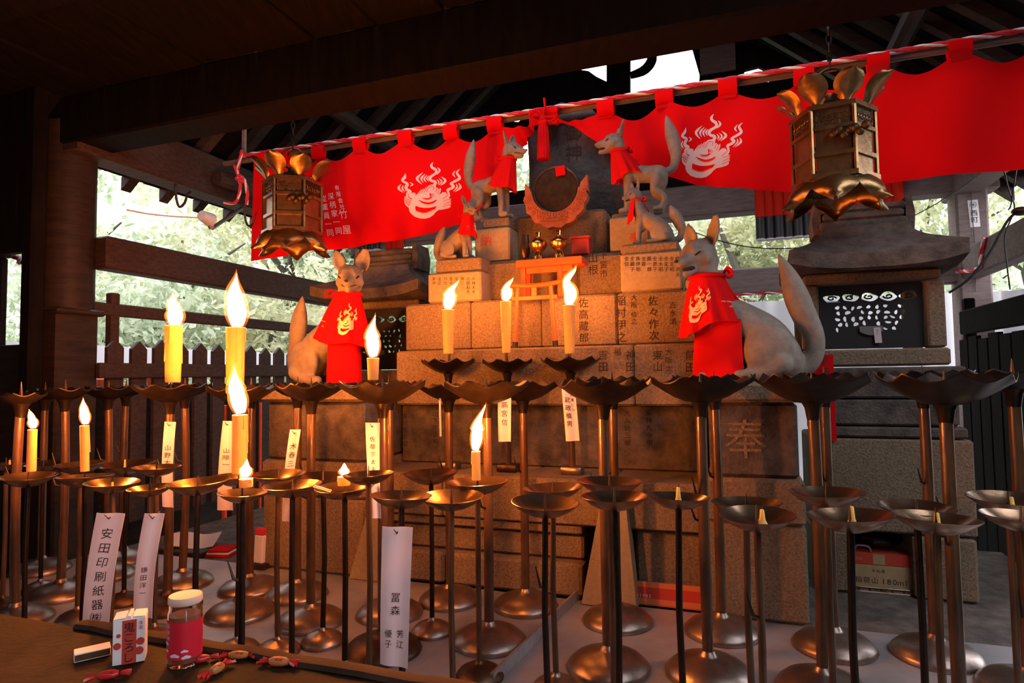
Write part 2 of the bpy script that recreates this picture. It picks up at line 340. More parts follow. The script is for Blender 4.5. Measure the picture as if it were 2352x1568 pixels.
def crest(mb, fn, lift0=.0015, lift1=.0028):
    """fn(x, y, lift) with x in 0..1 (left to right), y in 0..1 (bottom to top)"""
    for lst, lf, mi in ((CREST_W, lift0, 0), (CREST_R, lift1, 1)):
        for vs, fs in lst:
            f = fs or tri_poly(vs)
            if mi == 0 and fs is None: pass
            mb.add([fn((x - 240) / 1400, (1480 - y) / 1400, lf * (.8 if len(vs) > 300 and mi == 0 else 1)) for x, y in vs], f, mi)
    return mb
# ================================================================== SETTING
def abox(mb, u0, u1, v0, v1, z0, z1, mi=0, ch=0):
    return mb.box(A((u0 + u1) / 2, (v0 + v1) / 2, (z0 + z1) / 2), (u1 - u0, v1 - v0, z1 - z0), RA, mi, ch)
UL, UR, VB, ZE = -2.55, 2.50, 2.92, 2.86        # pavilion: left, right, back lines, eave beam underside

g = MB(); g.grid(lambda a, b: V((-30 + 60 * a, -12 + 24 * b, 0)), 6, 6); struct('floor', g, 'ground')
g = MB(); g.grid(lambda a, b: V((-34 + 72 * a, 11 + 26 * b, 13 * b ** 1.3 - .05 + .5 * noise.noise(V((a * 9, b * 7, 0))))), 40, 24); struct('hill', g, 'hill')

# posts
def post(u, v, w, z0, z1, m='wood', px=None):
    b = MB(); n = 24
    return b
tr = shroot('trim_1'); b = MB()
pL = Q(155, 600, 0); b.lathe([(.128, 1.99), (.128, 3.05)], 32, A(pL[0], 0, 0), f=lambda w, r, z, i: (r * (1 + .05 * abs(sin(8 * w))), z)); build('fluted_post', b, 'wood', tr, smooth=50)
b = MB(); abox(b, pL[0] - .13, pL[0] + .10, -.12, .12, 0, 1.98, ch=.012); build('post_base', b, 'wood', tr)
b = MB(); abox(b, pL[0] - .145, pL[0] + .135, -.14, .14, 1.965, 2.0, ch=.01); build('post_collar', b, 'wood', tr)
def sqpost(n, u, v, w, z1, m='wood_pale'):
    t = shroot(n); b = MB(); abox(b, u - w / 2, u + w / 2, v - w / 2, v + w / 2, 0, z1, ch=.015); build('post', b, m, t); return t
tr2 = sqpost('trim_2', UL + .02, VB, .17, 3.1)
tr3 = sqpost('trim_3', UR + .02, VB, .20, 3.1)
sqpost('trim_4', UR, 0, .22, 3.1, 'wood')
# beams
def beam(n, u0, u1, v0, v1, z0, z1, m, ch=.012):
    b = MB(); abox(b, u0, u1, v0, v1, z0, z1, ch=ch); return struct(n, b, m)
beam('trim_5', UL - .06, UL + .06, .1, VB, 2.24, 2.43, 'wood_h')          # left tie beam
beam('trim_6', UR - .06, UR + .06, -1.0, VB, 2.24, 2.45, 'wood_pale')        # right tie beam
beam('trim_7', UL, UR, VB - .05, VB + .05, 2.22, 2.43, 'wood_pale')          # back tie beam
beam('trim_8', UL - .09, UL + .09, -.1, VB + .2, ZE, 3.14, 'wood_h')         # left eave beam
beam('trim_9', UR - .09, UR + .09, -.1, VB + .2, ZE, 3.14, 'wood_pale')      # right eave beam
beam('trim_10', UL - .2, UR + .2, VB - .09, VB + .09, 2.88, 3.14, 'wood_pale')  # back eave beam
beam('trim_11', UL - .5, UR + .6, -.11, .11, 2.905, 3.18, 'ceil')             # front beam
beam('trim_12', UL, UR, .24, .36, 3.2, 3.34, 'ceil')                         # lantern beam
beam('trim_13', UL - .2, UR + .2, VB - .03, VB + .06, 2.955, 2.975, 'wood_pale')
# corner brackets on the left beam end
for k, (u0, v0, z0) in enumerate(((UL + .16, 1.1, 2.98), (UL + .2, 1.9, 3.0))):
    b = MB(); b.tube([A(u0, v0 - .3, z0 - .02), A(u0 + .02, v0, z0), A(u0 + .1, v0 + .35, z0 + .05)], [.05, .07, .04], 8); struct('trim_%d' % (14 + k), b, 'wood_h')

# roof: two slopes of boards on rafters
roof = shroot('ceiling'); RZ, EZ, OV = 5.3, 3.14, .32
def slope(s, t): return s * (abs(UL) + OV) * t, RZ + (EZ - RZ) * t * (abs(UL) + OV) / abs(UL)
for s in (-1, 1):
    for k in range(8):
        v0 = -.2 + k * .42; b = MB(); p = []
        for dz in (.06, .09):
            for (t, v) in ((0, v0), (1, v0), (1, v0 + .417), (0, v0 + .417)):
                u, z = slope(s, t); p.append(A(u, v, z + dz + (.004 if k % 2 else 0)))
        b.hexa(p if s > 0 else p[3::-1] + p[:3:-1]); build('roof_board', b, 'ceil', roof)
    for k in range(12):
        v0 = -.1 + k * .29; b = MB(); u0, z0 = slope(s, .01); u1, z1 = slope(s, 1)
        p = [A(u, v, z + dz) for dz in (-.03, .055) for (u, z, v) in ((u0, z0, v0), (u1, z1, v0), (u1, z1, v0 + .07), (u0, z0, v0 + .07))]
        b.hexa(p if s > 0 else p[3::-1] + p[:3:-1]); build('rafter', b, 'wood' if k % 3 else 'wood_h', roof)
    for t in (.33, .66):
        u, z = slope(s, t); b = MB(); b.tube([A(u, -.2, z - .1), A(u, VB + .3, z - .1)], .06, 10); build('purlin', b, 'wood', roof)
b = MB(); abox(b, -.09, .09, -.2, VB + .5, RZ - .14, RZ + .06); build('ridge_beam', b, 'wood', roof)
# front hall ceiling planks over the camera
HV = -3.6
hall = shroot('ceiling_front')
for k in range(19):
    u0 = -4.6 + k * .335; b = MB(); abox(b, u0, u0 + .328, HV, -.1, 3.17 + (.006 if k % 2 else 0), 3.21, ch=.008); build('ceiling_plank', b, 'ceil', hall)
for k in range(2):
    v0 = -.9 - k * .9; b = MB(); abox(b, -4.6, 1.76, v0 - .06, v0 + .06, 3.05, 3.165, ch=.01); build('ceiling_joist', b, 'ceil', hall)
# back gable with its open vent
def cut(name, outline, holes, fn, thick, m, parent=None, steps=3, world=True, **k):
    c = bpy.data.curves.new(name, 'CURVE'); c.dimensions = '2D'; c.fill_mode = 'BOTH'; c.extrude = 0
    for poly in [outline] + holes:
        sp = c.splines.new('POLY'); sp.points.add(len(poly) - 1); sp.use_cyclic_u = True
        for q, (x, y) in zip(sp.points, poly): q.co = (x, y, 0, 1)
    o = bpy.data.objects.new(name, c); COL.objects.link(o); me = bpy.data.meshes.new_from_object(o.evaluated_get(bpy.context.evaluated_depsgraph_get())); bpy.data.objects.remove(o); bpy.data.curves.remove(c)
    b = MB(); vs = [(v.co.x, v.co.y) for v in me.vertices]; fs = [tuple(p.vertices) for p in me.polygons]; n = len(vs)
    cnt = {}
    for f in fs:
        for i in range(len(f)):
            e = (f[i], f[(i + 1) % len(f)]); cnt[tuple(sorted(e))] = cnt.get(tuple(sorted(e)), []) + [e]
    b.add([fn(x, y, 0) for x, y in vs] + [fn(x, y, thick) for x, y in vs], fs + [tuple(n + i for i in reversed(f)) for f in fs] + [(e[0][1], e[0][0], n + e[0][0], n + e[0][1]) for e in cnt.values() if len(e) == 1])
    bpy.data.meshes.remove(me); return build(name, b, m, parent, world=world, **k)
def qv(pts, v): return [tuple(Q(x, y, v))[0:3:2] for x, y in pts]
HOLES_V = [[(1325, 147), (1340, 112), (1393, 95), (1393, 187), (1370, 176), (1352, 163), (1333, 160)], [(1447, 86), (1560, 78), (1588, 104), (1607, 171), (1604, 206), (1447, 232)], [(1710, 160), (1742, 152), (1779, 168), (1766, 188), (1710, 192)], [(1160, 276), (1172, 262), (1200, 254), (1206, 268), (1190, 280)], [(1110, 452), (1228, 432), (1228, 316), (1110, 340)]]
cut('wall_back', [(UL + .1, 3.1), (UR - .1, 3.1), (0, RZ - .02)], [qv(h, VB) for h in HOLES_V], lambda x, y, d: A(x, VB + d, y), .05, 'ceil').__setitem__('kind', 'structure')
b = MB(); cp = [(1447, 172), (1478, 160), (1495, 140), (1496, 120), (1484, 110), (1466, 116), (1462, 130)]
vs, fs = stroke([(*qv([p], VB - .06)[0], w) for p, w in zip(cp, (.05, .075, .08, .075, .06, .05, .02))])
b.add([A(x, VB - .06, y) for x, y in vs] + [A(x, VB - .03, y) for x, y in vs], fs + [tuple(len(vs) + i for i in reversed(f)) for f in fs]); struct('trim_16', b, 'ceil')
b = MB(); abox(b, *[Q(x, 150, VB - .02)[0] for x in (1608, 1690)], VB - .03, VB - .01, Q(1640, 165, VB)[2] - .02, Q(1640, 95, VB)[2] + .1); struct('trim_17', b, 'wood_pale')

# added walls out of view that hold daylight back from the hall
b = MB(); abox(b, -4.62, -4.55, HV, .6, 0, 3.2); struct('added_wall_left', b, 'ceil')  # unseen, added to shut out daylight from the left
b = MB(); abox(b, -7.0, 6.0, -6.6, -6.5, 0, 6.0); struct('added_wall_front', b, 'wood')  # unseen slab behind the camera, added to hide the low sky
b = MB(); abox(b, 3.2, 3.27, HV, .5, 0, 2.75); struct('added_wall_right', b, 'ceil')  # unseen, added to block low sky and leave the high sky open
b = MB(); abox(b, UL - .42, UL - .38, .3, 3.6, 0, 1.56, ch=.005); struct('added_backing', b, 'wood')  # added dark backing that hides the bright ground behind the pickets
# left: dark post at the frame edge
pz = Q(76, 600, -.2); b = MB(); abox(b, Q(46, 600, -.24)[0], Q(108, 600, -.16)[0], -.24, -.16, 0, 3.2, ch=.012); struct('trim_18', b, 'ceil')
b = MB(); abox(b, -4.55, Q(46, 500, -.24)[0] - .004, -.23, -.17, Q(30, 583, -.2)[2], 3.2, ch=.01); struct('trim_19', b, 'ceil')
b = MB(); abox(b, -4.55, Q(46, 600, -.24)[0] + .01, -.155, -.125, 0, Q(30, 792, -.14)[2], ch=.004); struct('added_backing_left', b, 'wood')  # added dark screen closing the lower slit against daylight
nu = Q(14, 600, -.1)[0]; nz = Q(14, 592, -.1)[2]; b = MB(); abox(b, nu - .6, nu, -.115, -.085, 0, nz, ch=.008); t = (thing('noticeboard', A(nu - .3, -.1, 0), 'dark wooden board at the left frame edge with a red and white rope on top', 'board')); build('board_panel', b, 'wood', t)
b = MB(); abox(b, nu - .62, nu + .012, -.125, -.075, nz + .001, nz + .03, ch=.005); build('board_cap', b, 'wood', t)

# ------------------------------------------------------------------ fences
def picket_poly(w, z0, z1): return [(-w / 2, z0), (w / 2, z0), (w / 2, z1 - .05), (0, z1), (-w / 2, z1 - .05)]
def fence(name, label, p0, d, n, pitch, w, z0, z1, rails, posts, m, mrail, nrm, pointed=True):
    t = thing(name, p0, label, 'fence'); d = V(d); nrm = V(nrm)
    for k in range(n):
        b = MB(); c = V(p0) + d * (k * pitch); dz = .012 * R.uniform(-1, 1)
        poly = picket_poly(w, z0, z1 + dz) if pointed else [(-w / 2, z0), (w / 2, z0), (w / 2, z1 + dz), (-w / 2, z1 + dz)]
        b.prism(poly, lambda x, y, q: V((c.x, c.y, 0)) + d * x + ZD * y + nrm * q, -.012, .012); build('picket', b, m, t)
    L = n * pitch
    for (za, zb, off) in rails:
        b = MB(); c = V(p0) + d * (L / 2 - pitch / 2); b.box(V((c.x, c.y, (za + zb) / 2)) + nrm * off, (L + .1, .04, zb - za), Matrix((d, nrm, ZD)).transposed(), ch=.006); build('rail', b, mrail, t)
    for x, zt in posts:
        b = MB(); c = V(p0) + d * x; b.box(V((c.x, c.y, zt / 2)) + nrm * -.045, (.055, .055, zt), Matrix((d, nrm, ZD)).transposed(), ch=.006); build('fence_post', b, mrail, t)
    return t
fence('picket_fence', 'dark wooden picket fence with pointed tops behind the left candle stands', A(UL - .02, .22, 0), VD, 15, .158, .105, .75, 1.845, [(1.61, 1.70, .035), (1.98, 2.055, -.035)], [(.02, 2.12), (.98, 2.08), (1.95, 2.05)], 'wood_h', 'wood_h', UD)
fence('slatted_fence', 'black slatted fence panel beside the right stone shrine', A(2.14, .60, 0), VD, 9, .15, .128, .3, 1.77, [(1.80, 1.94, -.03), (1.55, 1.60, -.03), (.95, 1.0, -.03)], [(.02, 2.03), (1.27, 2.01)], 'ceil', 'ceil', -UD, pointed=False)
# vermilion stakes beyond the left fence
for k, (px, w, y0) in enumerate(((228, 20, 868), (302, 7, 930), (346, 15, 862), (517, 9, 930), (598, 5, 924))):
    q = P(px, 1010, 4.6); wd = w * 4.6 / FPX; zt = P(px, y0, 4.6).z; b = MB(); b.box(V((q.x, q.y, zt / 2)), (wd, wd, zt), RA, ch=wd * .15)
    tag(build('vermilion_stake', b, 'vermilion'), ['broad vermilion stake standing behind the left fence', 'thinnest upright vermilion stake right of the broad one', 'vermilion stake behind the papers near the big lit candle', 'vermilion stake partly behind the tall lower candle', 'short vermilion stake beside the left end of the altar'][k], 'stake')
# white curtains hung around the precinct
def drape(name, label, p0, p1, z0, z1, folds, amp, m='cloth', band=None, sag=0.):
    p0, p1 = V(p0), V(p1); d = (p1 - p0).normalized(); nn = V((-d.y, d.x, 0)); b = MB()
    b.grid(lambda a, t: p0.lerp(p1, a) + nn * (amp * sin(a * folds * 2 * pi + 1.1 * sin(a * 9)) * (1 - .4 * t)) + ZD * (z0 + (z1 - z0) * t - p0.z - sag * sin(pi * a) * t), folds * 10, 5, thick=.004)
    return tag(build(name, b, m, smooth=60), label, 'curtain')
drape('white_curtain', 'white cloth band strung low behind the picket fence', A(-4.3, .7, 0), A(-4.3, 5.4, 0), 1.70, 1.90, 9, .012)
drape('white_curtain', 'white cloth hung behind the stone shrine on the right', A(1.0, 3.9, 0), A(3.0, 3.9, 0), .0, 2.26, 8, .02)
drape('white_curtain', 'white cloth strip between the left stone shrine and the altar', A(-1.6, 3.9, 0), A(-.1, 3.9, 0), .0, 2.2, 8, .02)
drape('white_curtain', 'white cloth gathered under the right tie beam', A(2.72, .9, 0), A(2.72, 3.6, 0), 1.1, 2.235, 7, .03, sag=.12)
0 and drape('pale_awning', 'blue white sheet glimpsed on the floor behind the left stands', A(-2.3, .5, 0), A(-1.7, .9, 0), .70, .80, 3, .02)

# ------------------------------------------------------------------ trees on the slope
def tree(x, y, h, w, m, label, seed, n=2600):
    rr = random.Random(seed); g0 = max(0, 13 * max(0, (y - 11) / 26) ** 1.3)
    t = thing('hillside_tree', (x, y, g0), label, 'tree', 'trees on the slope behind the shrine')
    b = MB(); top = V((x + rr.uniform(-.4, .4), y, g0 + h * .8))
    b.tube([V((x, y, g0 - .3)), V((x + .1, y, g0 + h * .3)), V((x + rr.uniform(-.3, .3), y, g0 + h * .55)), top], [.16, .12, .09, .03], 7)
    for k in range(7):
        a = rr.uniform(0, 2 * pi); z = g0 + h * rr.uniform(.25, .6); e = V((x + cos(a) * w * .75, y + sin(a) * w * .75, z + h * rr.uniform(.1, .3)))
        b.tube([V((x, y, z)), V((x, y, z)).lerp(e, .5) + V((0, 0, .15)), e], [.06, .035, .012], 5)
    build('trunk', b, 'bark', t)
    nr = np.random.RandomState(seed); cl = 22
    cc = np.stack([nr.uniform(-1, 1, cl) * w, nr.uniform(-1, 1, cl) * w * .8, g0 + h * (.18 + .82 * nr.rand(cl))], 1); cc[:, 0] *= 1.15 - .55 * (cc[:, 2] - g0) / h; cc[:, 0] += x; cc[:, 1] += y
    ci = nr.randint(0, cl, n); q = nr.normal(size=(n, 3)); q /= np.linalg.norm(q, axis=1)[:, None]; c = cc[ci] + q * (w * .42) * nr.uniform(.5, 1, (n, 1))
    a1 = nr.normal(size=(n, 3)); a1 /= np.linalg.norm(a1, axis=1)[:, None]; a2 = np.cross(a1, nr.normal(size=(n, 3))); a2 /= np.linalg.norm(a2, axis=1)[:, None]
    s = (.03 + .0075 * y) * nr.uniform(.5, 1.2, (n, 1)) * .5; vs = np.stack([c - a1 * s * 1.7, c + a2 * s * .7, c + a1 * s * 1.7, c - a2 * s * .7], 1).reshape(-1, 3)
    b = MB(); b.v = [tuple(p) for p in vs]; b.f = [(4 * i, 4 * i + 1, 4 * i + 2, 4 * i + 3) for i in range(n)]; b.m = [0] * n
    tag(build('foliage', b, m, t, smooth=0), kind='stuff')
TL = ['pale leafy tree far left behind the picket fence', 'bushy tree above the left picket fence', 'yellow green tree seen over the left tie beam', 'tall tree behind the left hanging lantern', 'pale tree behind the left stone shrine', 'leafy tree right of the left stone shrine', 'tree glimpsed behind the dark standing stone', 'tree behind the two upper fox statues', 'pale twiggy tree behind the right fox ears', 'tree behind the fringe curtain', 'tree left of the right back post', 'tree right of the labelled post', 'leafy tree at the right frame edge above the tie beam', 'low shrub like tree behind the fence posts', 'small bushy tree behind the left candles', 'small tree behind the right white curtain']
for k, (x, y, h, w, m) in enumerate(((-6.4, 9, 5, 1.6, 'leaf'), (-4.9, 9.2, 4.6, 1.5, 'leaf2'), (-3.9, 11, 6, 1.8, 'leaf2'), (-2.6, 10.5, 6, 1.7, 'leaf'), (-1.6, 11.5, 5.5, 1.6, 'leaf2'), (-.5, 10.5, 5.5, 1.6, 'leaf'), (.8, 11, 5.6, 1.5, 'leaf2'), (2.2, 10.5, 5.2, 1.5, 'leaf'), (3.6, 10, 5, 1.6, 'leaf2'), (5.0, 10.2, 5.2, 1.6, 'leaf'), (6.3, 9.8, 5.4, 1.7, 'leaf2'), (7.6, 9, 5.4, 1.7, 'leaf'), (7.6, 6.8, 4.6, 1.4, 'leaf2'), (-4.2, 8.0, 2.9, 1.2, 'leaf'), (-2.9, 8.2, 2.9, 1.2, 'leaf2'), (4.6, 8.0, 3.0, 1.2, 'leaf'))):
    tree(x, y, h, w, m, TL[k], 100 + k, 7000 if h > 4 else 4500)

# ------------------------------------------------------------------ floor tray, front counter
CT = 1.035; c0 = Pz(460, 1484, CT); c1 = Pz(1060, 1570, CT); vf = ((c0 - O).dot(VD) + (c1 - O).dot(VD)) / 2
tray = thing('metal_tray', (0, 0, TRAY), 'broad grey metal tray floor that the candle stands are set on', 'tray')
b = MB(); abox(b, -2.3, -.07, vf - .035, -.002, TRAY - .012, TRAY); build('sheet', b, 'tray', tray)
b = MB(); abox(b, -.07, 2.1, vf - .035, -.002, TRAY - .012, TRAY - .001); build('sheet', b, 'tray', tray)
ta = Pz(1330, 1368, TRAY); tb = Pz(1128, 1572, TRAY); b = MB(); d = (tb - ta).normalized(); nn = V((-d.y, d.x, 0))
b.hexa([ta - nn * .028, tb - nn * .028, tb + nn * .014, ta + nn * .014, ta + V((0, 0, .032)) - nn * .004, tb + V((0, 0, .032)) - nn * .004, tb + V((0, 0, .036)) + nn * .008, ta + V((0, 0, .036)) + nn * .008]); build('seam_strip', b, 'zinc', tray)
b = MB(); abox(b, -2.3, 2.1, vf - .035, 1.3, 0, TRAY - .013); tag(build('tray_plinth', b, 'stone_dark'), 'dark low plinth under the metal tray', 'plinth')
ctr = thing('counter', A(-.8, vf, CT), 'brown waxed wooden counter in the near left corner', 'counter')
b = MB(); abox(b, -2.2, 1.6, vf - 1.0, vf - .012, CT - .06, CT, ch=.004); build('counter_top', b, 'counter', ctr)
b = MB(); b.grid(lambda a, t: A(-.55 + 2.15 * a, vf - .012 + .02 * cos(t * 2 * pi) + .0015 * sin(a * 90), CT + .003 + .011 * sin(t * 2 * pi) + .0015 * sin(a * 61)), 40, 8); build('counter_lip', b, 'lip', ctr)
b = MB(); abox(b, -2.2, 1.6, vf - .95, vf - .05, 0, CT - .061); build('counter_body', b, 'wood', ctr)

# ================================================================== ALTAR
def qr(px0, py0, px1, py1, v):      # pixel rectangle -> u0, u1, z0, z1 on the plane at depth v
    ym, xm = (py0 + py1) / 2, (px0 + px1) / 2
    return Q(px0, ym, v)[0], Q(px1, ym, v)[0], Q(xm, py1, v)[2], Q(xm, py0, v)[2]
altar = thing('stone_altar', A(0, .3, TRAY), 'tiered granite altar engraved with names rising at the centre', 'altar')
def ablock(name, r, v0, v1, m, ch=.006):
    b = MB(); abox(b, r[0], r[1], v0, v1, r[2], r[3], ch=ch); return build(name, b, m, altar)
b = MB(); cu0_, cu1_ = Q(842, 1000, -.03)[0], Q(1614, 1000, -.03)[0]; abox(b, cu0_, cu1_, .32, 1.2, TRAY - .012, 1.66); build('core', b, 'stone_dark', altar)
NV, SV, T3, T4 = .30, .24, .36, .50          # niche wall, upper slab, tier 3, tier 4 fronts
LZ = Q(1300, 1100, 0)[2]; SZ0 = Q(1300, 931, SV)[2]; SZ1 = Q(1250, 797, SV)[2]; Z3 = Q(1250, 682, T3)[2]
PLR = (Q(1618, 1000, -.03)[0], Q(1845, 1000, -.03)[0]); PLL = (Q(603, 1000, -.03)[0], Q(838, 1000, -.03)[0])
cu0, cu1 = PLL[1] + .004, PLR[0] - .004
b0 = Q(1300, 1205, 0)[2]; b1 = Q(1300, 1190, 0)[2]
# base, in panels between flared buttresses
ub = [Q(838, 1240, 0)[0], Q(1020, 1240, 0)[0], Q(1200, 1240, 0)[0], Q(1335, 1240, 0)[0], Q(1455, 1240, 0)[0]]
for k in range(3):
    ablock('base_panel', (ub[k] + .003, ub[k + 1] - .003, TRAY + .14, b0 - .045), .05, .5, 'stone', .01)
    ablock('base_rail', (ub[k] + .003, ub[k + 1] - .003, b0 - .042, b0 - .003), .02, .5, 'stone', .006)
    ablock('base_skirt', (ub[k] + .003, ub[k + 1] - .003, TRAY + .004, TRAY + .137), .0, .5, 'stone', .012)
ablock('base_panel', (ub[4] + .003, PLR[0] - .01, TRAY + .004, b0 - .003), .04, .5, 'stone', .01)
for k in range(4):
    w = (cu1 - cu0) / 4; ablock('ledge_slab', (cu0 + k * w + .0015, cu0 + (k + 1) * w - .0015, b0, LZ), 0, .6, 'stone')
for pts in (((868, 1165), (878, 1165), (880, 1328), (802, 1320)), ((1387, 1100), (1432, 1100), (1462, 1368), (1335, 1368))):
    b = MB(); q = [Q(x, y, -.05) for x, y in pts]; q[2][2] = q[3][2] = TRAY + .003; q[0][2] = q[1][2] = LZ - .003
    b.prism([(p[0], p[2]) for p in (q[3], q[2], q[1], q[0])], lambda x, y, d: A(x, d, y), -.05, .03); build('buttress', b, 'stone_pale', altar)
ablock('niche_wall', (cu0, cu1, LZ + .002, SZ0 - .002), NV, .6, 'stone_dark')
for k in range(5):
    w = (cu1 - cu0) / 5; ablock('upper_slab', (cu0 + k * w + .0015, cu0 + (k + 1) * w - .0015, SZ0, SZ1), SV - (.006 if k == 2 else 0), .75, 'stone', .008)
r3 = (Q(930, 740, T3)[0], Q(1610, 740, T3)[0])
for k in range(4):
    w = (r3[1] - r3[0]) / 4; ablock('tier_block', (r3[0] + k * w + .0015, r3[0] + (k + 1) * w - .0015, SZ1 + .003, Z3), T3, .95, 'stone', .01)
r4 = qr(1110, 575, 1440, 690, T4); Z4 = Q(1380, 580, T4)[2]
for k in range(3):
    w = (r4[1] - r4[0]) / 3; ablock('upper_tier_block', (r4[0] + k * w + .0015, r4[0] + (k + 1) * w - .0015, Z3 + .003, Z4), T4 + (.01 if k == 1 else 0), .95, 'stone', .018)
lb = qr(982, 624, 1104, 690, T3 + .01); BLZ = lb[3]; ablock('name_block', (lb[0], lb[1], Z3 + .002, BLZ), T3 + .012, .62, 'stone_pale', .008)
lc = qr(1000, 592, 1104, 620, T3 + .03); ablock('cap_stone', (lc[0], lc[1], BLZ + .002, lc[3]), T3 + .03, .62, 'stone', .008); LCZ = lc[3]
rb = qr(1425, 578, 1566, 668, T3 + .01); RBZ = rb[3]; ablock('name_block', (rb[0], rb[1], Z3 + .002, RBZ), T3 + .012, .75, 'stone_pale', .008)
rc = qr(1440, 556, 1558, 580, T3 + .02); ablock('cap_stone', (rc[0] - .03, rc[1], RBZ + .002, rc[3]), T3 + .02, .75, 'stone', .008); RCZ = rc[3]
TV = .54
lt = qr(1098, 522, 1170, 578, TV); ablock('offering_block', (lt[0] - .02, lt[1], Z4 + .003, lt[3]), TV, .85, 'stone_pale', .008); LTZ = lt[3]
lt2 = qr(1112, 500, 1160, 522, TV + .02); ablock('cap_stone', (lt2[0] - .01, lt2[1] + .02, LTZ + .002, lt2[3]), TV + .02, .85, 'stone', .006); UFL = lt2[3]
rt = qr(1400, 497, 1462, 563, TV); ablock('offering_block', (rt[0], rt[1] + .06, Z4 + .003, rt[3]), TV, .9, 'stone_pale', .008); RTZ = rt[3]
rt2 = qr(1405, 487, 1500, 497, TV + .06); ablock('cap_stone', (rt2[0], rt2[1], RTZ + .002, rt2[3]), TV + .06, .95, 'stone', .006); UFR = rt2[3]
ct = qr(1180, 487, 1392, 580, .68); ablock('back_block', (ct[0], ct[1], Z4 + .003, ct[3]), .68, 1.15, 'stone', .015); CZ = ct[3]
# engraved names
def etch(pl, rows, m='engrave', jit=.02):
    for s, px, py, size in rows:
        b = MB(); c = Q(px, py, pl); sz = size * (O + VD * pl + UD * c[0]).y / FPX
        text(b, s, lambda x, y: A(x, pl - .0016, y), c[0], c[2], sz, jit=jit); build('lettering', b, m, altar, smooth=0)
etch(T3, [('佐高藏郎', 1340, 695, 24), ('稲村伊之助', 1425, 690, 25), ('大阪', 1456, 683, 15), ('信之', 1456, 722, 14), ('佐々作次郎', 1500, 690, 24), ('吉水清', 1545, 700, 17)])
etch(SV - .0065, [('吉田', 1385, 815, 24), ('福', 1418, 808, 18), ('神田', 1448, 815, 24), ('東山', 1510, 815, 24), ('大阪太', 1536, 808, 17), ('前田', 1586, 815, 25)])
etch(T4, [('山根', 1362, 592, 25), ('下宮市', 1386, 586, 19)])
etch(T3 + .012, [(s, 1556 - k * 13, 594 + (0 if k else 0), 11) for k, s in enumerate(('植木次夫', '全定昭', '全定子', '全水昭', '全恵子', '藤一郎', '全春', '真伊助', '全藏子', '全信'))] + [(s, 1088 - k * 13, 640, 9) for k, s in enumerate(('小林木水', '小田和夫', '神三', '全平', '金大', '川九', '全正', '安中'))])
etch(TV, [('納', 1116, 552, 30), ('奉', 1458, 545, 26)], 'redink', 0)
etch(NV, [('正和平三太中', 1390, 948, 16), ('大入信三敏', 1440, 948, 15), ('東林九中市', 1490, 948, 15), ('山下中正和', 1000, 950, 14), ('春川平安昭', 930, 955, 14)])

# flanking plinths
def plinth(name, label, r, char, top):
    t = thing(name, A((r[0] + r[1]) / 2, .2, TRAY), label, 'plinth'); V0 = -.03
    z = [TRAY + .003, Q(1750, 1205, V0)[2], Q(1750, 1100, V0)[2], Q(1750, 925, V0)[2], top]
    for n, z0, z1, a, b2, m in (('footing', z[0], z[1], .0, .0, 'stone'), ('step_slab', z[1] + .002, z[2], -.01, .0, 'stone'), ('name_stone', z[2] + .002, z[3], .015, .015, 'stone_dark'), ('cap_slab', z[3] + .002, z[4], -.02, .0, 'stone')):
        b = MB(); abox(b, r[0] + b2, r[1] - b2, V0 + a, .55, z0, z1, ch=.012); build(n, b, m, t)
    if char:
        b = MB(); cz = Q(1712, 1008, V0); text(b, char, lambda x, y: A(x, V0 + .012, y), cz[0], cz[2], .155); build('carved_character', b, 'stone', t, smooth=0)
    return t
FTOP = 1.56
plinth('fox_plinth', 'stone plinth carved with a large character under the right fox', PLR, '奉', FTOP)
plinth('fox_plinth', 'dark stone plinth under the left fox statue', PLL, '', FTOP)

# standing stone behind the altar
b = MB(); q = [Q(x, y, 1.0) for x, y in ((1226, 520), (1228, 400), (1223, 320), (1236, 275), (1300, 252), (1365, 262), (1396, 295), (1412, 340), (1425, 400), (1446, 500))]
poly = [(p[0], p[2]) for p in q]; poly[0] = (poly[0][0], CZ + .004); poly[-1] = (poly[-1][0], CZ + .004)
def ring(sc, d): return [A(x * sc + (1 - sc) * .33, d + .012 * noise.noise(V((x * 9, y * 9, d * 5))), y if i in (0, len(poly) - 1) else y - (1 - sc) * .3) for i, (x, y) in enumerate(poly)]
n = len(poly); rs = [ring(.93, .86), ring(1, .90), ring(1, 1.06), ring(.95, 1.10)]; b.add([p for r_ in rs for p in r_], [tuple(range(n))[::-1], tuple(3 * n + i for i in range(n))] + [(k * n + i, k * n + (i + 1) % n, (k + 1) * n + (i + 1) % n, (k + 1) * n + i) for k in range(3) for i in range(n)])
st = thing('standing_stone', A(.3, 1.0, CZ), 'tall dark natural standing stone behind the round mirror', 'stone'); build('slab', b, 'stele', st, smooth=30)
b = MB(); c = Q(1316, 305, .86)
text(b, '御神', lambda x, y: A(x, .852, y), c[0], c[2], .10); build('lettering', b, 'engrave', st, smooth=0)

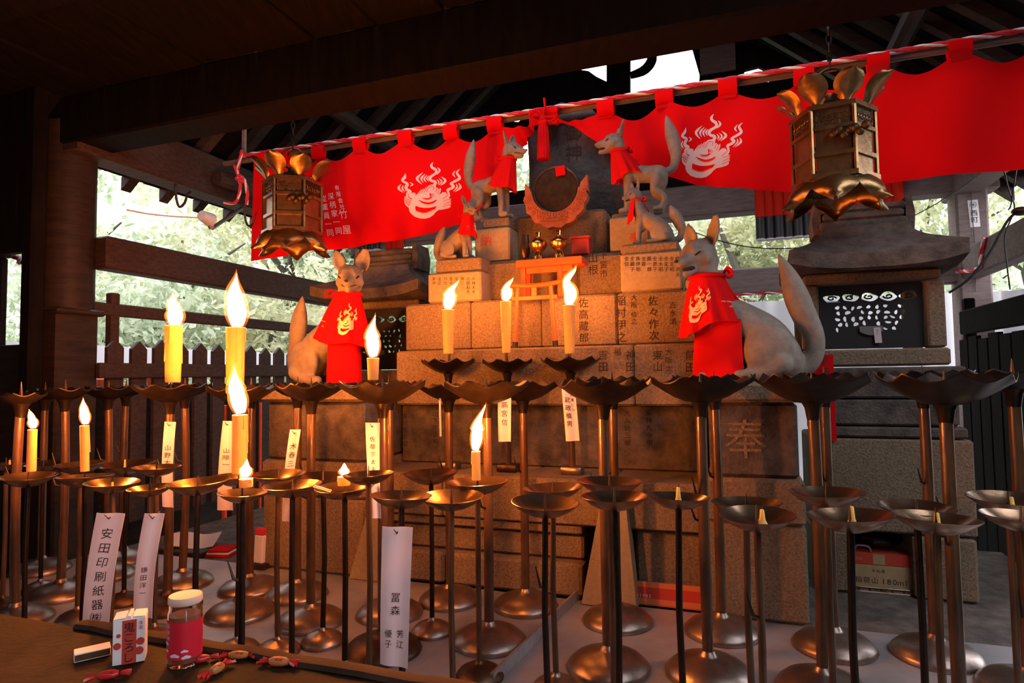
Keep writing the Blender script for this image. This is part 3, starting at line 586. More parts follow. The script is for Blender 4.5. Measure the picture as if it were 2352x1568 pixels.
# round mirror on a carved cloud stand
mv = .62; mc = Q(1277, 436, mv); mr = 54 * A(mc[0], mv, 2).y / FPX
mir = thing('round_mirror', A(mc[0], mv, CZ), 'dark round mirror on a carved cloud stand at the altar top', 'mirror')
def disc(r, d0, d1, rim=0): 
    b = MB(); pr = [(0.001, d0), (r * .985, d0), (r, d0 + .002), (r, d1 - .002), (r * .985, d1), (.001, d1)]
    b.lathe(pr, 40); b.v = [tuple(A(mc[0] + x, mv + z, mc[2] + y)) for x, y, z in b.v]; return b
build('mirror_disc', disc(mr * .95, -.004, .004), 'bronze', mir)
b = MB(); b.tube([A(mc[0] + mr * cos(w), mv, mc[2] + mr * sin(w)) for w in np.linspace(0, 2 * pi, 41)], .007, 8, cap=False, up=VD); build('mirror_rim', b, 'bronze', mir)
b = MB(); b.box(A(mc[0] + .028, mv - .012, mc[2] + mr * .78), (.05, .003, .05), RA @ Matrix.Rotation(-.1, 3, 'Y'), ch=0); build('red_tag', b, 'bib', mir)
b = MB(); N = 24
for i in range(N + 1):
    w = pi * 1.05 + (pi * .93) * i / N; hh = .36 + .3 * sin(pi * i / N) + .05 * sin(i * 2.1); r0, r1 = mr * 1.03, mr * (1.03 + hh)
    b.v += [tuple(A(mc[0] + r * cos(w), mv + d, mc[2] + r * sin(w))) for d in (-.03, .02) for r in (r0, r1)]
for i in range(N):
    k = 4 * i; b.f += [(k, k + 1, k + 5, k + 4), (k + 3, k + 2, k + 6, k + 7), (k + 1, k + 3, k + 7, k + 5), (k + 2, k, k + 4, k + 6)]
b.f += [(0, 2, 3, 1), (4 * N, 4 * N + 1, 4 * N + 3, 4 * N + 2)]; b.m = [0] * len(b.f)
w = pi * .06; b.prism([(mr * 1.03, -.02), (mr * 1.45, -.03), (mr * 1.42, .055), (mr * 1.15, .02)], lambda x, y, d: A(mc[0] + x, mv + d, mc[2] + y + .0), -.025, .015); 
b.prism([(-mr * 1.03, -.02), (-mr * 1.15, .02), (-mr * 1.34, .045), (-mr * 1.35, -.03)], lambda x, y, d: A(mc[0] + x, mv + d, mc[2] + y), -.025, .015)
b.box(A(mc[0], mv, (mc[2] - mr * 1.5 + CZ) / 2 - .02), (.16, .07, max(.02, mc[2] - mr * 1.45 - CZ + .06)), RA, ch=.008)
build('cloud_stand', b, 'vermilion_dark', mir, smooth=30)
b = MB()
for i in range(26):
    w = pi * 1.08 + pi * .87 * i / 25; rr_ = mr * (1.17 + .17 * (i % 2)); c = A(mc[0] + rr_ * cos(w), mv - .032, mc[2] + rr_ * sin(w))
    b.tube([c + (UD * cos(q) + ZD * sin(q)) * (.016 - .0016 * q) for q in np.linspace(0, 6.2, 13)], .0032, 5)
build('cloud_swirls', b, 'vermilion_dark', mir)

# offering table, torii, vessels
vt = T3 - .06; tt = qr(1173, 586, 1328, 604, .30)
tab = thing('offering_table', A((tt[0] + tt[1]) / 2, .38, Z3), 'small vermilion offering table carrying two brass vessels', 'table')
b = MB(); abox(b, tt[0], tt[1], .37, .49, tt[2], tt[3], ch=.003); build('table_top', b, 'vermilion', tab)
for x0 in (1197, 1281):
    u0 = Q(x0, 625, .39)[0]
    for v0 in (.38, .46): b = MB(); abox(b, u0, u0 + .024, v0, v0 + .022, Z3 + .001, tt[2], ch=.002); build('leg', b, 'vermilion', tab)
b = MB(); abox(b, tt[0] + .05, tt[1] - .05, .385, .395, tt[2] - .03, tt[2] - .001); build('apron', b, 'vermilion', tab)
tv = .30; tj = thing('small_torii', A(Q(1232, 790, tv)[0], tv, SZ1), 'little vermilion torii gate standing against the altar step', 'torii')
zt0 = Q(1235, 655, tv)[2]; ua, ub_ = Q(1190, 720, tv)[0], Q(1266, 720, tv)[0]
b = MB(); N = 10; b.grid(lambda a, t: A(ua - .05 + (ub_ - ua + .1) * a, tv + .014 * cos(2 * pi * t), zt0 + .012 * (2 * a - 1) ** 2 + .011 * sin(2 * pi * t)), N, 8); build('top_lintel', b, 'vermilion', tj)
z2 = Q(1235, 684, tv)[2]; b = MB(); abox(b, ua - .03, ub_ + .03, tv - .007, tv + .007, z2 - .009, z2 + .011, ch=.002); build('tie_beam', b, 'vermilion', tj)
b = MB(); abox(b, (ua + ub_) / 2 - .012, (ua + ub_) / 2 + .012, tv - .005, tv + .005, z2 + .011, zt0 - .008); build('plaque', b, 'vermilion', tj)
for s, u0 in ((-1, ua), (1, ub_)):
    b = MB(); b.tube([A(u0 + s * .016, tv, SZ1 + .03), A(u0, tv, zt0 - .006)], [.0115, .0095], 10); build('pillar', b, 'vermilion', tj)
    b = MB(); b.tube([A(u0 + s * .018, tv, SZ1 + .001), A(u0 + s * .016, tv, SZ1 + .031)], .0135, 10); build('pillar_foot', b, 'black', tj)
VZ = tt[3]
for px, lab in ((1236, 'left brass sake vessel on the vermilion table'), (1284, 'right brass sake vessel on the vermilion table')):
    u0 = Q(px, 560, .42)[0]; t = thing('sake_vessel', A(u0, .42, VZ), lab, 'vessel', 'brass vessels on the offering table'); s = .136
    b = MB(); b.lathe([(.16, 0), (.20, .01), (.21, .12), (.15, .22), (.13, .30), (.22, .38), (.32, .50), (.335, .60), (.28, .70), (.15, .78), (.10, .84), (.10, .92)], 22, (0, 0, 0)); b.v = [tuple(A(u0 + x * s, .42 + y * s, VZ + .001 + z * s)) for x, y, z in b.v]; build('vessel_body', b, 'brass', t)
    b = MB(); b.lathe([(.10, .92), (.115, .93), (.11, 1.0), (.05, 1.03)], 16); b.v = [tuple(A(u0 + x * s, .42 + y * s, VZ + .001 + z * s)) for x, y, z in b.v]; build('stopper', b, 'brass', t)
for (px0, py0, px1, py1, v0, m, lab) in ((1312, 547, 1352, 570, .50, 'box_red', 'small red offering box beside the right brass vessel'), (1196, 540, 1216, 578, .50, 'bronze', 'dark little offering pot left of the brass vessels')):
    r = qr(px0, py0, px1, py1, v0); t = thing('offering_box' if m == 'box_red' else 'offering_pot', A((r[0] + r[1]) / 2, v0 + .02, Z4), lab, 'box' if m == 'box_red' else 'pot')
    if m == 'box_red':
        b = MB(); abox(b, r[0], r[1], v0, v0 + .06, Z4 + .002, r[3], ch=.003); build('box_body', b, m, t)
        b = MB(); abox(b, r[0] - .006, r[1] + .006, v0 - .006, v0 + .066, r[3] + .001, r[3] + .012, ch=.002); build('box_lid', b, 'box_red', t)
    else:
        b = MB(); w = (r[1] - r[0]) / 2; b.lathe([(w * .6, 0), (w, .02), (w * 1.1, .05), (w * .8, r[3] - Z4)], 14, A((r[0] + r[1]) / 2, v0, Z4 + .002)); build('pot_body', b, m, t)
r = qr(1570, 630, 1590, 660, .33); t = thing('sake_jar', A(r[0] + .02, .33, Z3), 'little brown jar with a yellow label under the right fox muzzle', 'jar'); cc = A((r[0] + r[1]) / 2, .40, Z3 + .001); hh = r[3] - Z3
b = MB(); b.lathe([(.017, 0), (.019, .004), (.019, hh * .75), (.012, hh * .9), (.012, hh)], 16, cc); build('jar_body', b, 'pole', t)
b = MB(); b.lathe([(.0198, hh * .15), (.0198, hh * .65)], 16, cc); build('jar_label', b, 'stone_pale', t)

# ------------------------------------------------------------------ small stone shrines
def shrine(name, label, uc, v0, zb, hw, hbody, front_u, tag_red, seed):
    """front at v0; hw half width of the roof; body walls, pierced panel, curved roof"""
    t = thing(name, A(uc, v0 + .2, zb), label, 'shrine'); bw = hw * .80; D = .44
    def bx(nm, u0, u1, a, b2, z0, z1, m, ch=.008):
        b = MB(); abox(b, uc + u0, uc + u1, v0 + a, v0 + b2, zb + z0, zb + z1, ch=ch); return build(nm, b, m, t)
    bx('sill_stone', -bw * 1.06, bw * 1.06, -.02, D, .001, .07, 'stone')
    for s in (-1, 1):
        bx('pillar', s * bw - .055 if s > 0 else -bw - .01, s * bw + .01 if s > 0 else -bw + .055, 0, .09, .072, hbody, 'stone')
        bx('pillar', s * bw - .055 if s > 0 else -bw - .01, s * bw + .01 if s > 0 else -bw + .055, D - .09, D - .01, .072, hbody, 'stone')
    bx('lintel', -bw, bw, .0, .09, hbody + .002, hbody + .045, 'stone')
    # pierced panel: five cloud openings above, a flower tracery below
    rr = random.Random(seed); pw, z0, z1 = bw - .06, .075, hbody - .002; H = []
    for k in range(5):
        cx = (k - 2) * pw * .37; cz = z1 - .055; H.append([(cx + .032 * cos(w) * (1 + .12 * sin(3 * w + k)), cz + .017 * sin(w) * (1 + .2 * cos(2 * w + k))) for w in np.linspace(0, 2 * pi, 18, endpoint=False)])
    for i in range(9):
        for j in range(5):
            cx = (i - 4) * pw * .155 + rr.uniform(-.004, .004) + (.004 if j % 2 else -.004); cz = z0 + (z1 - z0) * (.30 + j * .085) + rr.uniform(-.003, .003)
            if abs(i - 4) < 2 and j == 0: continue
            if rr.random() < .12: continue
            an = rr.uniform(0, pi); ra, rb_ = rr.uniform(.008, .0112), rr.uniform(.0052, .0085); ph_ = rr.uniform(0, 6)
            H.append([(cx + q_ * (ra * cos(w) * cos(an) - rb_ * sin(w) * sin(an)), cz + q_ * (ra * cos(w) * sin(an) + rb_ * sin(w) * cos(an))) for w in np.linspace(0, 2 * pi, 12, endpoint=False) for q_ in (1 - .16 * sin(2 * w + ph_) - .10 * cos(3 * w + ph_),)])
    H.append([(-pw * .85, z0 + (z1 - z0) * .74), (-pw * .45, z0 + (z1 - z0) * .74), (-pw * .45, z0 + (z1 - z0) * .755), (-pw * .85, z0 + (z1 - z0) * .755)])
    cut('pierced_panel', [(-pw, z0), (pw, z0), (pw, z1), (-pw, z1)], H, lambda x, y, d: A(uc + x, v0 + .04 + d, zb + y), .012, 'black', t)
    for k in range(5):      # cloud curls in the openings
        b = MB(); cx = (k - 2) * pw * .37; cz = z1 - .055; b.tube([A(uc + cx + (.02 - .0022 * q) * cos(q + k) , v0 + .044, zb + cz + (.010 - .001 * q) * sin(q + k)) for q in np.linspace(0, 7, 14)], .0035, 6); build('cloud_curl', b, 'black', t)
    b = MB(); b.grid(lambda a, q: A(uc + (a - .5) * .085, v0 + .032, zb + z0 + (z1 - z0) * .26 + .022 * (1 - q) * 1 - .016 * sin(pi * a) * q), 10, 3, thick=.004); build('door_pull', b, 'steel', t)
    # roof: concave hipped sheet with a thick fascia, stepped ridge
    rh = .25; zr = hbody + .045
    def roofpt(a, q, lift=0):       # a 0..1 around? sections: use profile across u and v
        return None
    b = MB(); NU, NT = 32, 10; prof = []
    def section(t_):    # t 0 eave .. 1 ridge : half width, front, back, z
        k = (1 - t_) ** 1.9; return hw * (.52 + .48 * k), -.13 * k + .06 * (1 - k), D + .11 * k - .12 * (1 - k), zr + .055 + rh * .62 * t_ ** .9
    def rect(t_, n=8):
        w, f, bk, z = section(t_); pts = []
        flare = .035 * (1 - t_) ** 2
        for i in range(n): x = -1 + 2 * i / n; pts.append((w * x, f, z + flare * abs(x) ** 3))
        for i in range(n): y = i / n; pts.append((w, f + (bk - f) * y, z + flare * abs(2 * y - 1) ** 3))
        for i in range(n): x = 1 - 2 * i / n; pts.append((w * x, bk, z + flare * abs(x) ** 3))
        for i in range(n): y = 1 - i / n; pts.append((-w, f + (bk - f) * y, z + flare * abs(2 * y - 1) ** 3))
        return pts
    rings = [[(x * .93, .02 + y * .93, z - .062) for x, y, z in rect(0)], [(x * 1.0, y, z - .055) for x, y, z in rect(0)]] + [rect(k / NT) for k in range(NT + 1)]
    n = len(rings[0]); b.add([A(uc + x, v0 + y, zb + z) for r_ in rings for x, y, z in r_], [tuple(range(n - 1, -1, -1)), tuple((len(rings) - 1) * n + i for i in range(n))] + [(k * n + i, k * n + (i + 1) % n, (k + 1) * n + (i + 1) % n, (k + 1) * n + i) for k in range(len(rings) - 1) for i in range(n)])
    build('roof', b, 'stone_dark' if tag_red else 'stone_dark', t, smooth=40)
    zz = zr + .055 + rh * .62
    for k, (w, h0, h1) in enumerate(((.54, -.005, .035), (.50, .036, .07), (.53, .071, .10))): bx('ridge_course', -hw * w, hw * w, .10, D - .16, zz + h0, zz + h1, 'stone_dark', .008)
    for s in (-1, 1):
        b = MB(); b.prism([(0, -.02), (.03, -.02), (.035, .05), (.022, .125), (.0, .12)], lambda x, y, d: A(uc + s * (hw * .52 + x), v0 + d, zb + zz + y), .11, D - .17); 
        if s < 0: b.f = [tuple(reversed(f)) for f in b.f]
        build('ridge_end', b, 'stone_dark', t)
    return t
SRV = .45; e0, e1 = Q(1815, 640, SRV - .13)[0], Q(2232, 640, SRV - .13)[0]; RSU, RSW = (e0 + e1) / 2, (e1 - e0) / 2
SZB = Q(2050, 840, SRV)[2]; SB = Q(2050, 645, SRV)[2] - SZB
def red_tag_sheet(): pass
srR = shrine('stone_shrine', 'small stone shrine with pierced dark panel on the right', RSU, SRV, SZB, RSW, SB, 0, True, 3)
LSV = .22; e0, e1 = Q(622, 690, LSV - .13)[0], Q(862, 690, LSV - .13)[0]; LSU, LSW = (e0 + e1) / 2, (e1 - e0) / 2
LZB = FTOP + .004; LB = Q(750, 705, LSV)[2] - LZB
srL = shrine('stone_shrine', 'small stone shrine with curved roof behind the left fox', LSU, .58, LZB, LSW * 1.12, LB + .02, 0, False, 5)
# right shrine plinth, open below, with side stones
t = thing('shrine_plinth', A(RSU, SRV + .1, TRAY), 'grey stone plinth with an open recess under the right shrine', 'plinth')
for nm, px0, py0, px1, py1, dv, m in (('ledge_stone', 1880, 842, 2222, 915, .46, 'stone_dark'), ('middle_stone', 1893, 917, 2205, 978, .44, 'stone_dark'), ('lower_ledge', 1880, 980, 2225, 1006, .46, 'stone_dark'), ('block', 1868, 1008, 2242, 1225, .44, 'stone')):
    r = qr(px0, py0, px1, py1, SRV - .02); b = MB(); abox(b, r[0], r[1], SRV - .02, SRV - .02 + dv, r[2] + .001, r[3] - .001, ch=.008); build(nm, b, m, t)
zl = Q(2050, 1225, SRV)[2]
for px0, px1 in ((1868, 1955), (2098, 2245)):
    b = MB(); abox(b, Q(px0, 1320, SRV)[0], Q(px1, 1320, SRV)[0], SRV - .02, SRV + .42, TRAY - .01, zl, ch=.01); build('leg_stone', b, 'stone', t)

# red prayer strip on the shrine plinth
b = MB(); rv = SRV - .03; a0, a1 = Q(1866, 815, rv), Q(1922, 1012, rv); b.grid(lambda a, q: A(a0[0] + (a1[0] - a0[0]) * a, rv + .004 * sin(3 * q), a1[2] + (a0[2] - a1[2]) * q), 3, 8, thick=.0008)
t = thing('prayer_strip', A(a0[0], rv, a1[2]), 'red prayer strip with black writing on the right shrine plinth', 'strip'); build('strip_sheet', b, 'bib', t)
b = MB(); text(b, '奉納稲荷大神', lambda x, y: A(x, rv - .006, y), (a0[0] + a1[0]) / 2, a0[2] - .02, .042); build('lettering', b, 'ink', t, smooth=0)
b = MB(); rv = SRV + .025; a0, a1 = Q(2006, 752, rv), Q(2024, 787, rv); b.grid(lambda a, q: A(a0[0] + (a1[0] - a0[0]) * a + .004 * (1 - q), rv, a1[2] + (a0[2] - a1[2]) * q), 2, 3, thick=.0008)
t = thing('prayer_strip', A(a0[0], rv, a1[2]), 'tiny pale paper strip hanging from the right shrine panel', 'strip'); build('strip_sheet', b, 'paper', t)
b = MB(); text(b, '大三', lambda x, y: A(x, rv - .002, y), (a0[0] + a1[0]) / 2, a0[2] - .012, .011); build('lettering', b, 'redink', t, smooth=0)
# ================================================================== FOXES
def catm(pts, k=6):
    q = []; n = len(pts)
    for i in range(n - 1):
        a, b, c, d = pts[max(i - 1, 0)], pts[i], pts[i + 1], pts[min(i + 2, n - 1)]
        for j in range(k):
            t = j / k; q.append(tuple(.5 * (2 * y + (z - x) * t + (2 * x - 5 * y + 4 * z - w) * t * t + (3 * y - x - 3 * z + w) * t ** 3) for x, y, z, w in zip(a, b, c, d)))
    q.append(pts[-1]); return q
def chain(b, pts, n=12, sx=1.):      # (x, y, z, r) spine of round sections with ball ends
    q = catm(pts); b.tube([p[:3] for p in q], [p[3] for p in q], n, flat=sx)
    for p in (q[0], q[-1]): b.ell(p[:3], (p[3] * .96,) * 3, 10, 6)
def ear_mb(b, base, axis, side, fwd, w, h, th=.016):      # hollow leaf shaped ear
    base, axis, side, fwd = V(base), V(axis).normalized(), V(side).normalized(), V(fwd).normalized()
    def pt(a, t):
        ww = w * (math.sin(pi * (.22 + .78 * t)) ** .8) * (1 if t < .97 else .3); x = (a - .5) * 2
        return base + axis * (h * t) + side * (ww * x * .5) + fwd * (w * .34 * (x * x) * (1 - t * .6) - .012)
    b.grid(pt, 8, 10, thick=th)
def fox_mesh(name, pose, yaw, pitch, opened, tail, m='fox', vox=.0125):
    b = MB()
    if pose == 'sit':
        chain(b, [(-.22, 0, .13, .125), (-.12, 0, .26, .14), (.03, 0, .37, .128), (.13, 0, .45, .108), (.185, 0, .56, .088), (.215, 0, .68, .078), (.225, 0, .76, .076)])
        chain(b, [(.13, 0, .46, .10), (.165, 0, .36, .09), (.15, 0, .27, .07)])
        for s in (-1, 1):
            b.ell((-.13, s * .118, .175), (.155, .056, .165)); chain(b, [(-.2, s * .12, .10, .075), (-.08, s * .135, .04, .042), (.05, s * .14, .033, .036)])
            chain(b, [(.15, s * .06, .42, .062), (.19, s * .065, .24, .043), (.195, s * .068, .06, .036)]); chain(b, [(.195, s * .068, .036, .04), (.255, s * .07, .03, .034)])
        hc = V((.245, 0, .815))
    else:
        chain(b, [(-.22, 0, .43, .095), (-.08, 0, .43, .095), (.08, 0, .46, .105), (.16, 0, .54, .09), (.20, 0, .66, .076), (.215, 0, .76, .072)])
        for s in (-1, 1):
            b.ell((-.22, s * .06, .37), (.10, .05, .13)); chain(b, [(-.2, s * .075, .36, .07), (-.17, s * .08, .24, .045), (-.27, s * .08, .15, .032), (-.24, s * .08, .05, .03)]); chain(b, [(-.24, s * .08, .032, .034), (-.17, s * .082, .028, .03)])
            chain(b, [(.10, s * .06, .44, .06), (.12, s * .065, .24, .04), (.125, s * .068, .06, .032)]); chain(b, [(.125, s * .068, .034, .037), (.195, s * .07, .028, .031)])
        hc = V((.24, 0, .815))
    q = catm(tail); b.tube([p[:3] for p in q], [p[3] for p in q], 12, flat=.8, up=(0, 1, 0)); b.ell(q[-1][:3], (q[-1][3],) * 3, 8, 5)
    H = Matrix.Translation(hc) @ Matrix.Rotation(yaw, 4, 'Z') @ Matrix.Rotation(pitch, 4, 'Y') @ Matrix.Diagonal((1.12, 1.18, 1.14, 1))
    h = MB(); h.ell((0, 0, 0), (.094, .082, .084)); h.ell((.03, 0, -.03), (.08, .07, .058)); h.ell((-.03, 0, -.05), (.07, .075, .08))
    chain(h, [(.05, 0, .0, .062), (.115, 0, -.022, .043), (.168, 0, -.034, .03)]); h.ell((.19, 0, -.028), (.017, .020, .015))
    jd = -.055 - .05 * opened
    chain(h, [(.03, 0, -.05, .05), (.10, 0, -.05 + jd * .35, .034), (.145, 0, -.045 + jd * .6, .022)])
    for s in (-1, 1):
        h.ell((.062, s * .052, .012), (.036, .022, .014), rot=Matrix.Rotation(s * -.5, 3, 'Z') @ Matrix.Rotation(.35, 3, 'Y')); h.ell((.03, s * .066, -.035), (.035, .024, .034))
        h.tube([(.03, s * .018, .082), (.085, s * .03, .045), (.11, s * .05, .012)], [.008, .012, .006], 6)
        ear_mb(h, (-.03, s * .062, .045), (-.14, s * .22, 1), (.25, s * 1, -.1), (1, s * -.15, .12), .092, .15)
    b.v += [tuple(H @ V(p)) for p in h.v]; off = len(b.v) - len(h.v); b.f += [tuple(i + off for i in f) for f in h.f]; b.m += h.m
    me = bpy.data.meshes.new('t'); me.from_pydata(b.v, [], b.f); o = bpy.data.objects.new('t', me); COL.objects.link(o)
    md = o.modifiers.new('r', 'REMESH'); md.mode = 'VOXEL'; md.voxel_size = vox; sm = o.modifiers.new('s', 'SMOOTH'); sm.iterations = 3; sm.factor = .5
    me2 = bpy.data.meshes.new_from_object(o.evaluated_get(bpy.context.evaluated_depsgraph_get())); bpy.data.objects.remove(o)
    r = MB(); r.v = [tuple(v.co) for v in me2.vertices]; r.f = [tuple(p.vertices) for p in me2.polygons]; r.m = [0] * len(r.f); bpy.data.meshes.remove(me2)
    return r, H
def fox(label, base, yaw, scale, pose, hy, hp, opened, tail, bib, apron=False, bibtext='', crest_at=0., vox=.0125, mirror=1):
    """stone fox; yaw = heading in degrees; all parts in the fox's own frame, x ahead"""
    mb, H = fox_mesh('fox', pose, hy, hp, opened, tail, vox=vox)
    t = thing('fox_statue', base, label, 'statue'); a = math.radians(yaw)
    t.rotation_euler = (0, 0, a); WM[t.name] = Matrix.Translation(V(base)) @ Matrix.Rotation(a, 4, 'Z')
    zmin = min(p[2] for p in mb.v)
    def sc(b): b.v = [(x * scale, y * scale, (z - zmin) * scale + .001) for x, y, z in b.v]; return b
    build('fox_body', sc(mb), 'fox', t, world=False, smooth=80)
    for s in (-1, 1):
        b = MB(); b.ell((.088, s * .056, .0), (.020, .008, .0055), 10, 6, rot=Matrix.Rotation(s * -.62, 3, 'Z') @ Matrix.Rotation(.5, 3, 'Y')); b.v = [tuple(H @ V(p)) for p in b.v]; build('eye', sc(b), 'engrave', t, world=False)
    b = MB(); b.ell((.203, 0, -.024), (.009, .013, .009), 10, 6); b.v = [tuple(H @ V(p)) for p in b.v]; build('nose', sc(b), 'engrave', t, world=False)
    b = MB(); jd = -.05 - .04 * opened
    if opened > .3: b.ell((.105, 0, -.066 - .012 * opened), (.055, .034, .010 + .014 * opened), 12, 6)
    else: b.grid(lambda q, w: V((.172 - .10 * (2 * q - 1) ** 2, .05 * (2 * q - 1), -.064 + .004 * w + .012 * (2 * q - 1) ** 2)), 10, 1, thick=.004)
    b.v = [tuple(H @ V(p)) for p in b.v]; build('mouth', sc(b), 'engrave', t, world=False)
    # bib: pleated cape from a neck ring to a hem ring
    nx, nz, nr, hx, hz, hr, a0, a1, ca = bib
    def cape(q, w, lift=0):
        an = math.radians(a0 + (a1 - a0) * q); f = 1 - w; rr = nr + (hr - nr) * f ** .85; pl = 1 + f * (.075 * sin(an * 9 + 1) + .045 * sin(an * 17))
        x = nx + (hx - nx) * f + (rr * pl + lift) * cos(an) ; y = (rr * pl + lift) * sin(an) * .92
        return V((x, y, nz + (hz - nz) * f - .02 * sin(3 * an) * f - .05 * f * cos(an)))
    b = MB(); b.grid(lambda q, w: cape(q, w), 72, 8, thick=.006); bb = build('bib', sc(b), 'bib', t, world=False, smooth=70)
    b = MB(); b.tube([(nx + nr * 1.05 * cos(w), nr * 1.0 * sin(w), nz + .006) for w in np.linspace(0, 2 * pi, 33)], .014, 8, cap=False, up=(0, 0, 1)); build('collar', sc(b), 'bib', t, world=False)
    b = MB()
    for s in (-1, 1):
        b.tube(catm([(nx - nr * 1.05, 0, nz + .01), (nx - nr * 1.3, s * .05, nz + .05), (nx - nr * 1.6, s * .07, nz + .01), (nx - nr * 1.1, s * .01, nz)], 5), .009, 6)
        b.tube(catm([(nx - nr * 1.05, 0, nz), (nx - nr * 1.5, s * .03, nz - .09), (nx - nr * 2.0, s * .05, nz - .17)], 5), .011, 6, flat=.4)
    build('bow', sc(b), 'bib', t, world=False)
    w_ = .30
    if crest_at is not None:
        qc = (crest_at - a0) / (a1 - a0); dq = 26 / (a1 - a0)
        b = MB(); crest(b, lambda x, y, l: cape(qc + (x - .5) * 2 * dq * mirror, .16 + y * .66, l * 3 + .006)); build('crest', sc(b), ['bibprint', 'bib'], bb, world=False, smooth=0)
    if bibtext:
        rows, at = bibtext; qc = (at - a0) / (a1 - a0); b = MB()
        for k, s in enumerate(rows): text(b, s, lambda x, y: cape(qc + x, y, .008), -k * .038, .42, .034, step=3.0); 
        # glyph heights follow the cape's parameter, so stretch them
        build('bib_writing', sc(b), 'bibprint', bb, world=False, smooth=0)
    if apron:
        ax, ar, aw = apron
        b = MB(); b.grid(lambda q, w: V((ax + ar * (1.45 if apron[2][1] > 100 else 1) * cos(math.radians(aw[0] + (aw[1] - aw[0]) * q)) * (1 + .05 * sin(q * 15) + .14 * (1 - w)), ar * (1 + .05 * sin(q * 15) + .12 * (1 - w)) * sin(math.radians(aw[0] + (aw[1] - aw[0]) * q)), .015 + (.36 if apron[2][1] > 100 else .43) * w + zmin)), 30, 5, thick=.005)
        build('apron', sc(b), 'bib', t, world=False, smooth=60)
    return t
SIT_T = [(-.27, 0, .05, .045), (-.34, 0, .06, .045), (-.395, 0, .14, .052), (-.40, 0, .26, .06), (-.345, 0, .40, .074), (-.305, 0, .52, .074), (-.27, 0, .64, .052), (-.22, 0, .765, .014)]
SIT_L = [(-.27, 0, .05, .045), (-.35, 0, .07, .05), (-.385, 0, .18, .06), (-.35, 0, .33, .072), (-.33, 0, .46, .078), (-.31, 0, .58, .06), (-.285, 0, .70, .014)]
MID_T = [(-.27, 0, .05, .05), (-.40, 0, .07, .055), (-.455, 0, .18, .065), (-.41, 0, .31, .085), (-.36, 0, .43, .09), (-.32, 0, .52, .06), (-.30, 0, .565, .03)]
STA_T = [(-.27, 0, .44, .04), (-.36, 0, .47, .045), (-.40, 0, .58, .055), (-.39, 0, .72, .072), (-.36, 0, .86, .07), (-.33, 0, .98, .04), (-.31, 0, 1.06, .01)]
def fit(px, py0, py1, v):           # centre pixel, top and bottom pixel rows -> base point, height
    a, b = Q(px, py1, v), Q(px, py0, v); return A(a[0], v, a[2]), b[2] - a[2]
bR, hR = fit(1712, 520, 868, .22); bR.z = FTOP + .001; hR = Q(1640, 520, .22)[2] - bR.z
fox('large stone fox with open mouth and red bib on the right plinth', bR, 163, hR / .985, 'sit', math.radians(48), .20, .8, SIT_T, (.215, .655, .098, .175, .335, .20, -150, 175, 60), (.085, .135, (-108, 108)), (('春夫', '和久'), -62) if 0 else (('昭三', '定'), 128), crest_at=66, mirror=1)
bL, hL = fit(752, 590, 872, .18); bL.z = FTOP + .001; hL = Q(800, 590, .18)[2] - bL.z
fox('large stone fox with closed mouth and red bib on the left plinth', bL, -31, hL / .985, 'sit', math.radians(-52), .16, .1, SIT_L, (.215, .675, .10, .165, .325, .215, -165, 160, -28), (.165, .135, (-95, 95)), (('小三', '昭'), -105), crest_at=-40)
b1, h1 = fit(1052, 455, 590, .46); b1.z = LCZ + .001
fox('small stone fox with narrow bib sitting on the left name block', b1, -35, h1 / .97, 'sit', math.radians(-25), .12, .1, MID_T, (.215, .70, .09, .20, .38, .155, -125, 125, 0), None, (('永大', '金'), -48), crest_at=22)
b2, h2 = fit(1497, 412, 556, .46); b2.z = RCZ + .001
fox('small stone fox with open mouth sitting on the right name block', b2, 165, h2 / .97, 'sit', math.radians(30), .22, .8, MID_T, (.215, .70, .092, .235, .40, .12, -35, 75, 20), None, (('平三', '金'), 22), crest_at=None)
b3, h3 = fit(1138, 318, 500, .60); b3.z = UFL + .001
fox('stone fox standing at upper left with raised tail before the red banner', b3, -32, h3 / .985, 'stand', math.radians(-2), .1, .1, STA_T, (.20, .70, .092, .10, .36, .175, -160, 160, 0), None, '', crest_at=None)
b4, h4 = fit(1468, 285, 490, .66); b4.z = UFR + .001
fox('stone fox standing at upper right with open mouth and long red bib', b4, 168, h4 / .985, 'stand', math.radians(12), -.05, .9, STA_T, (.20, .70, .088, .09, .40, .18, -160, 160, 0), None, '', crest_at=None)

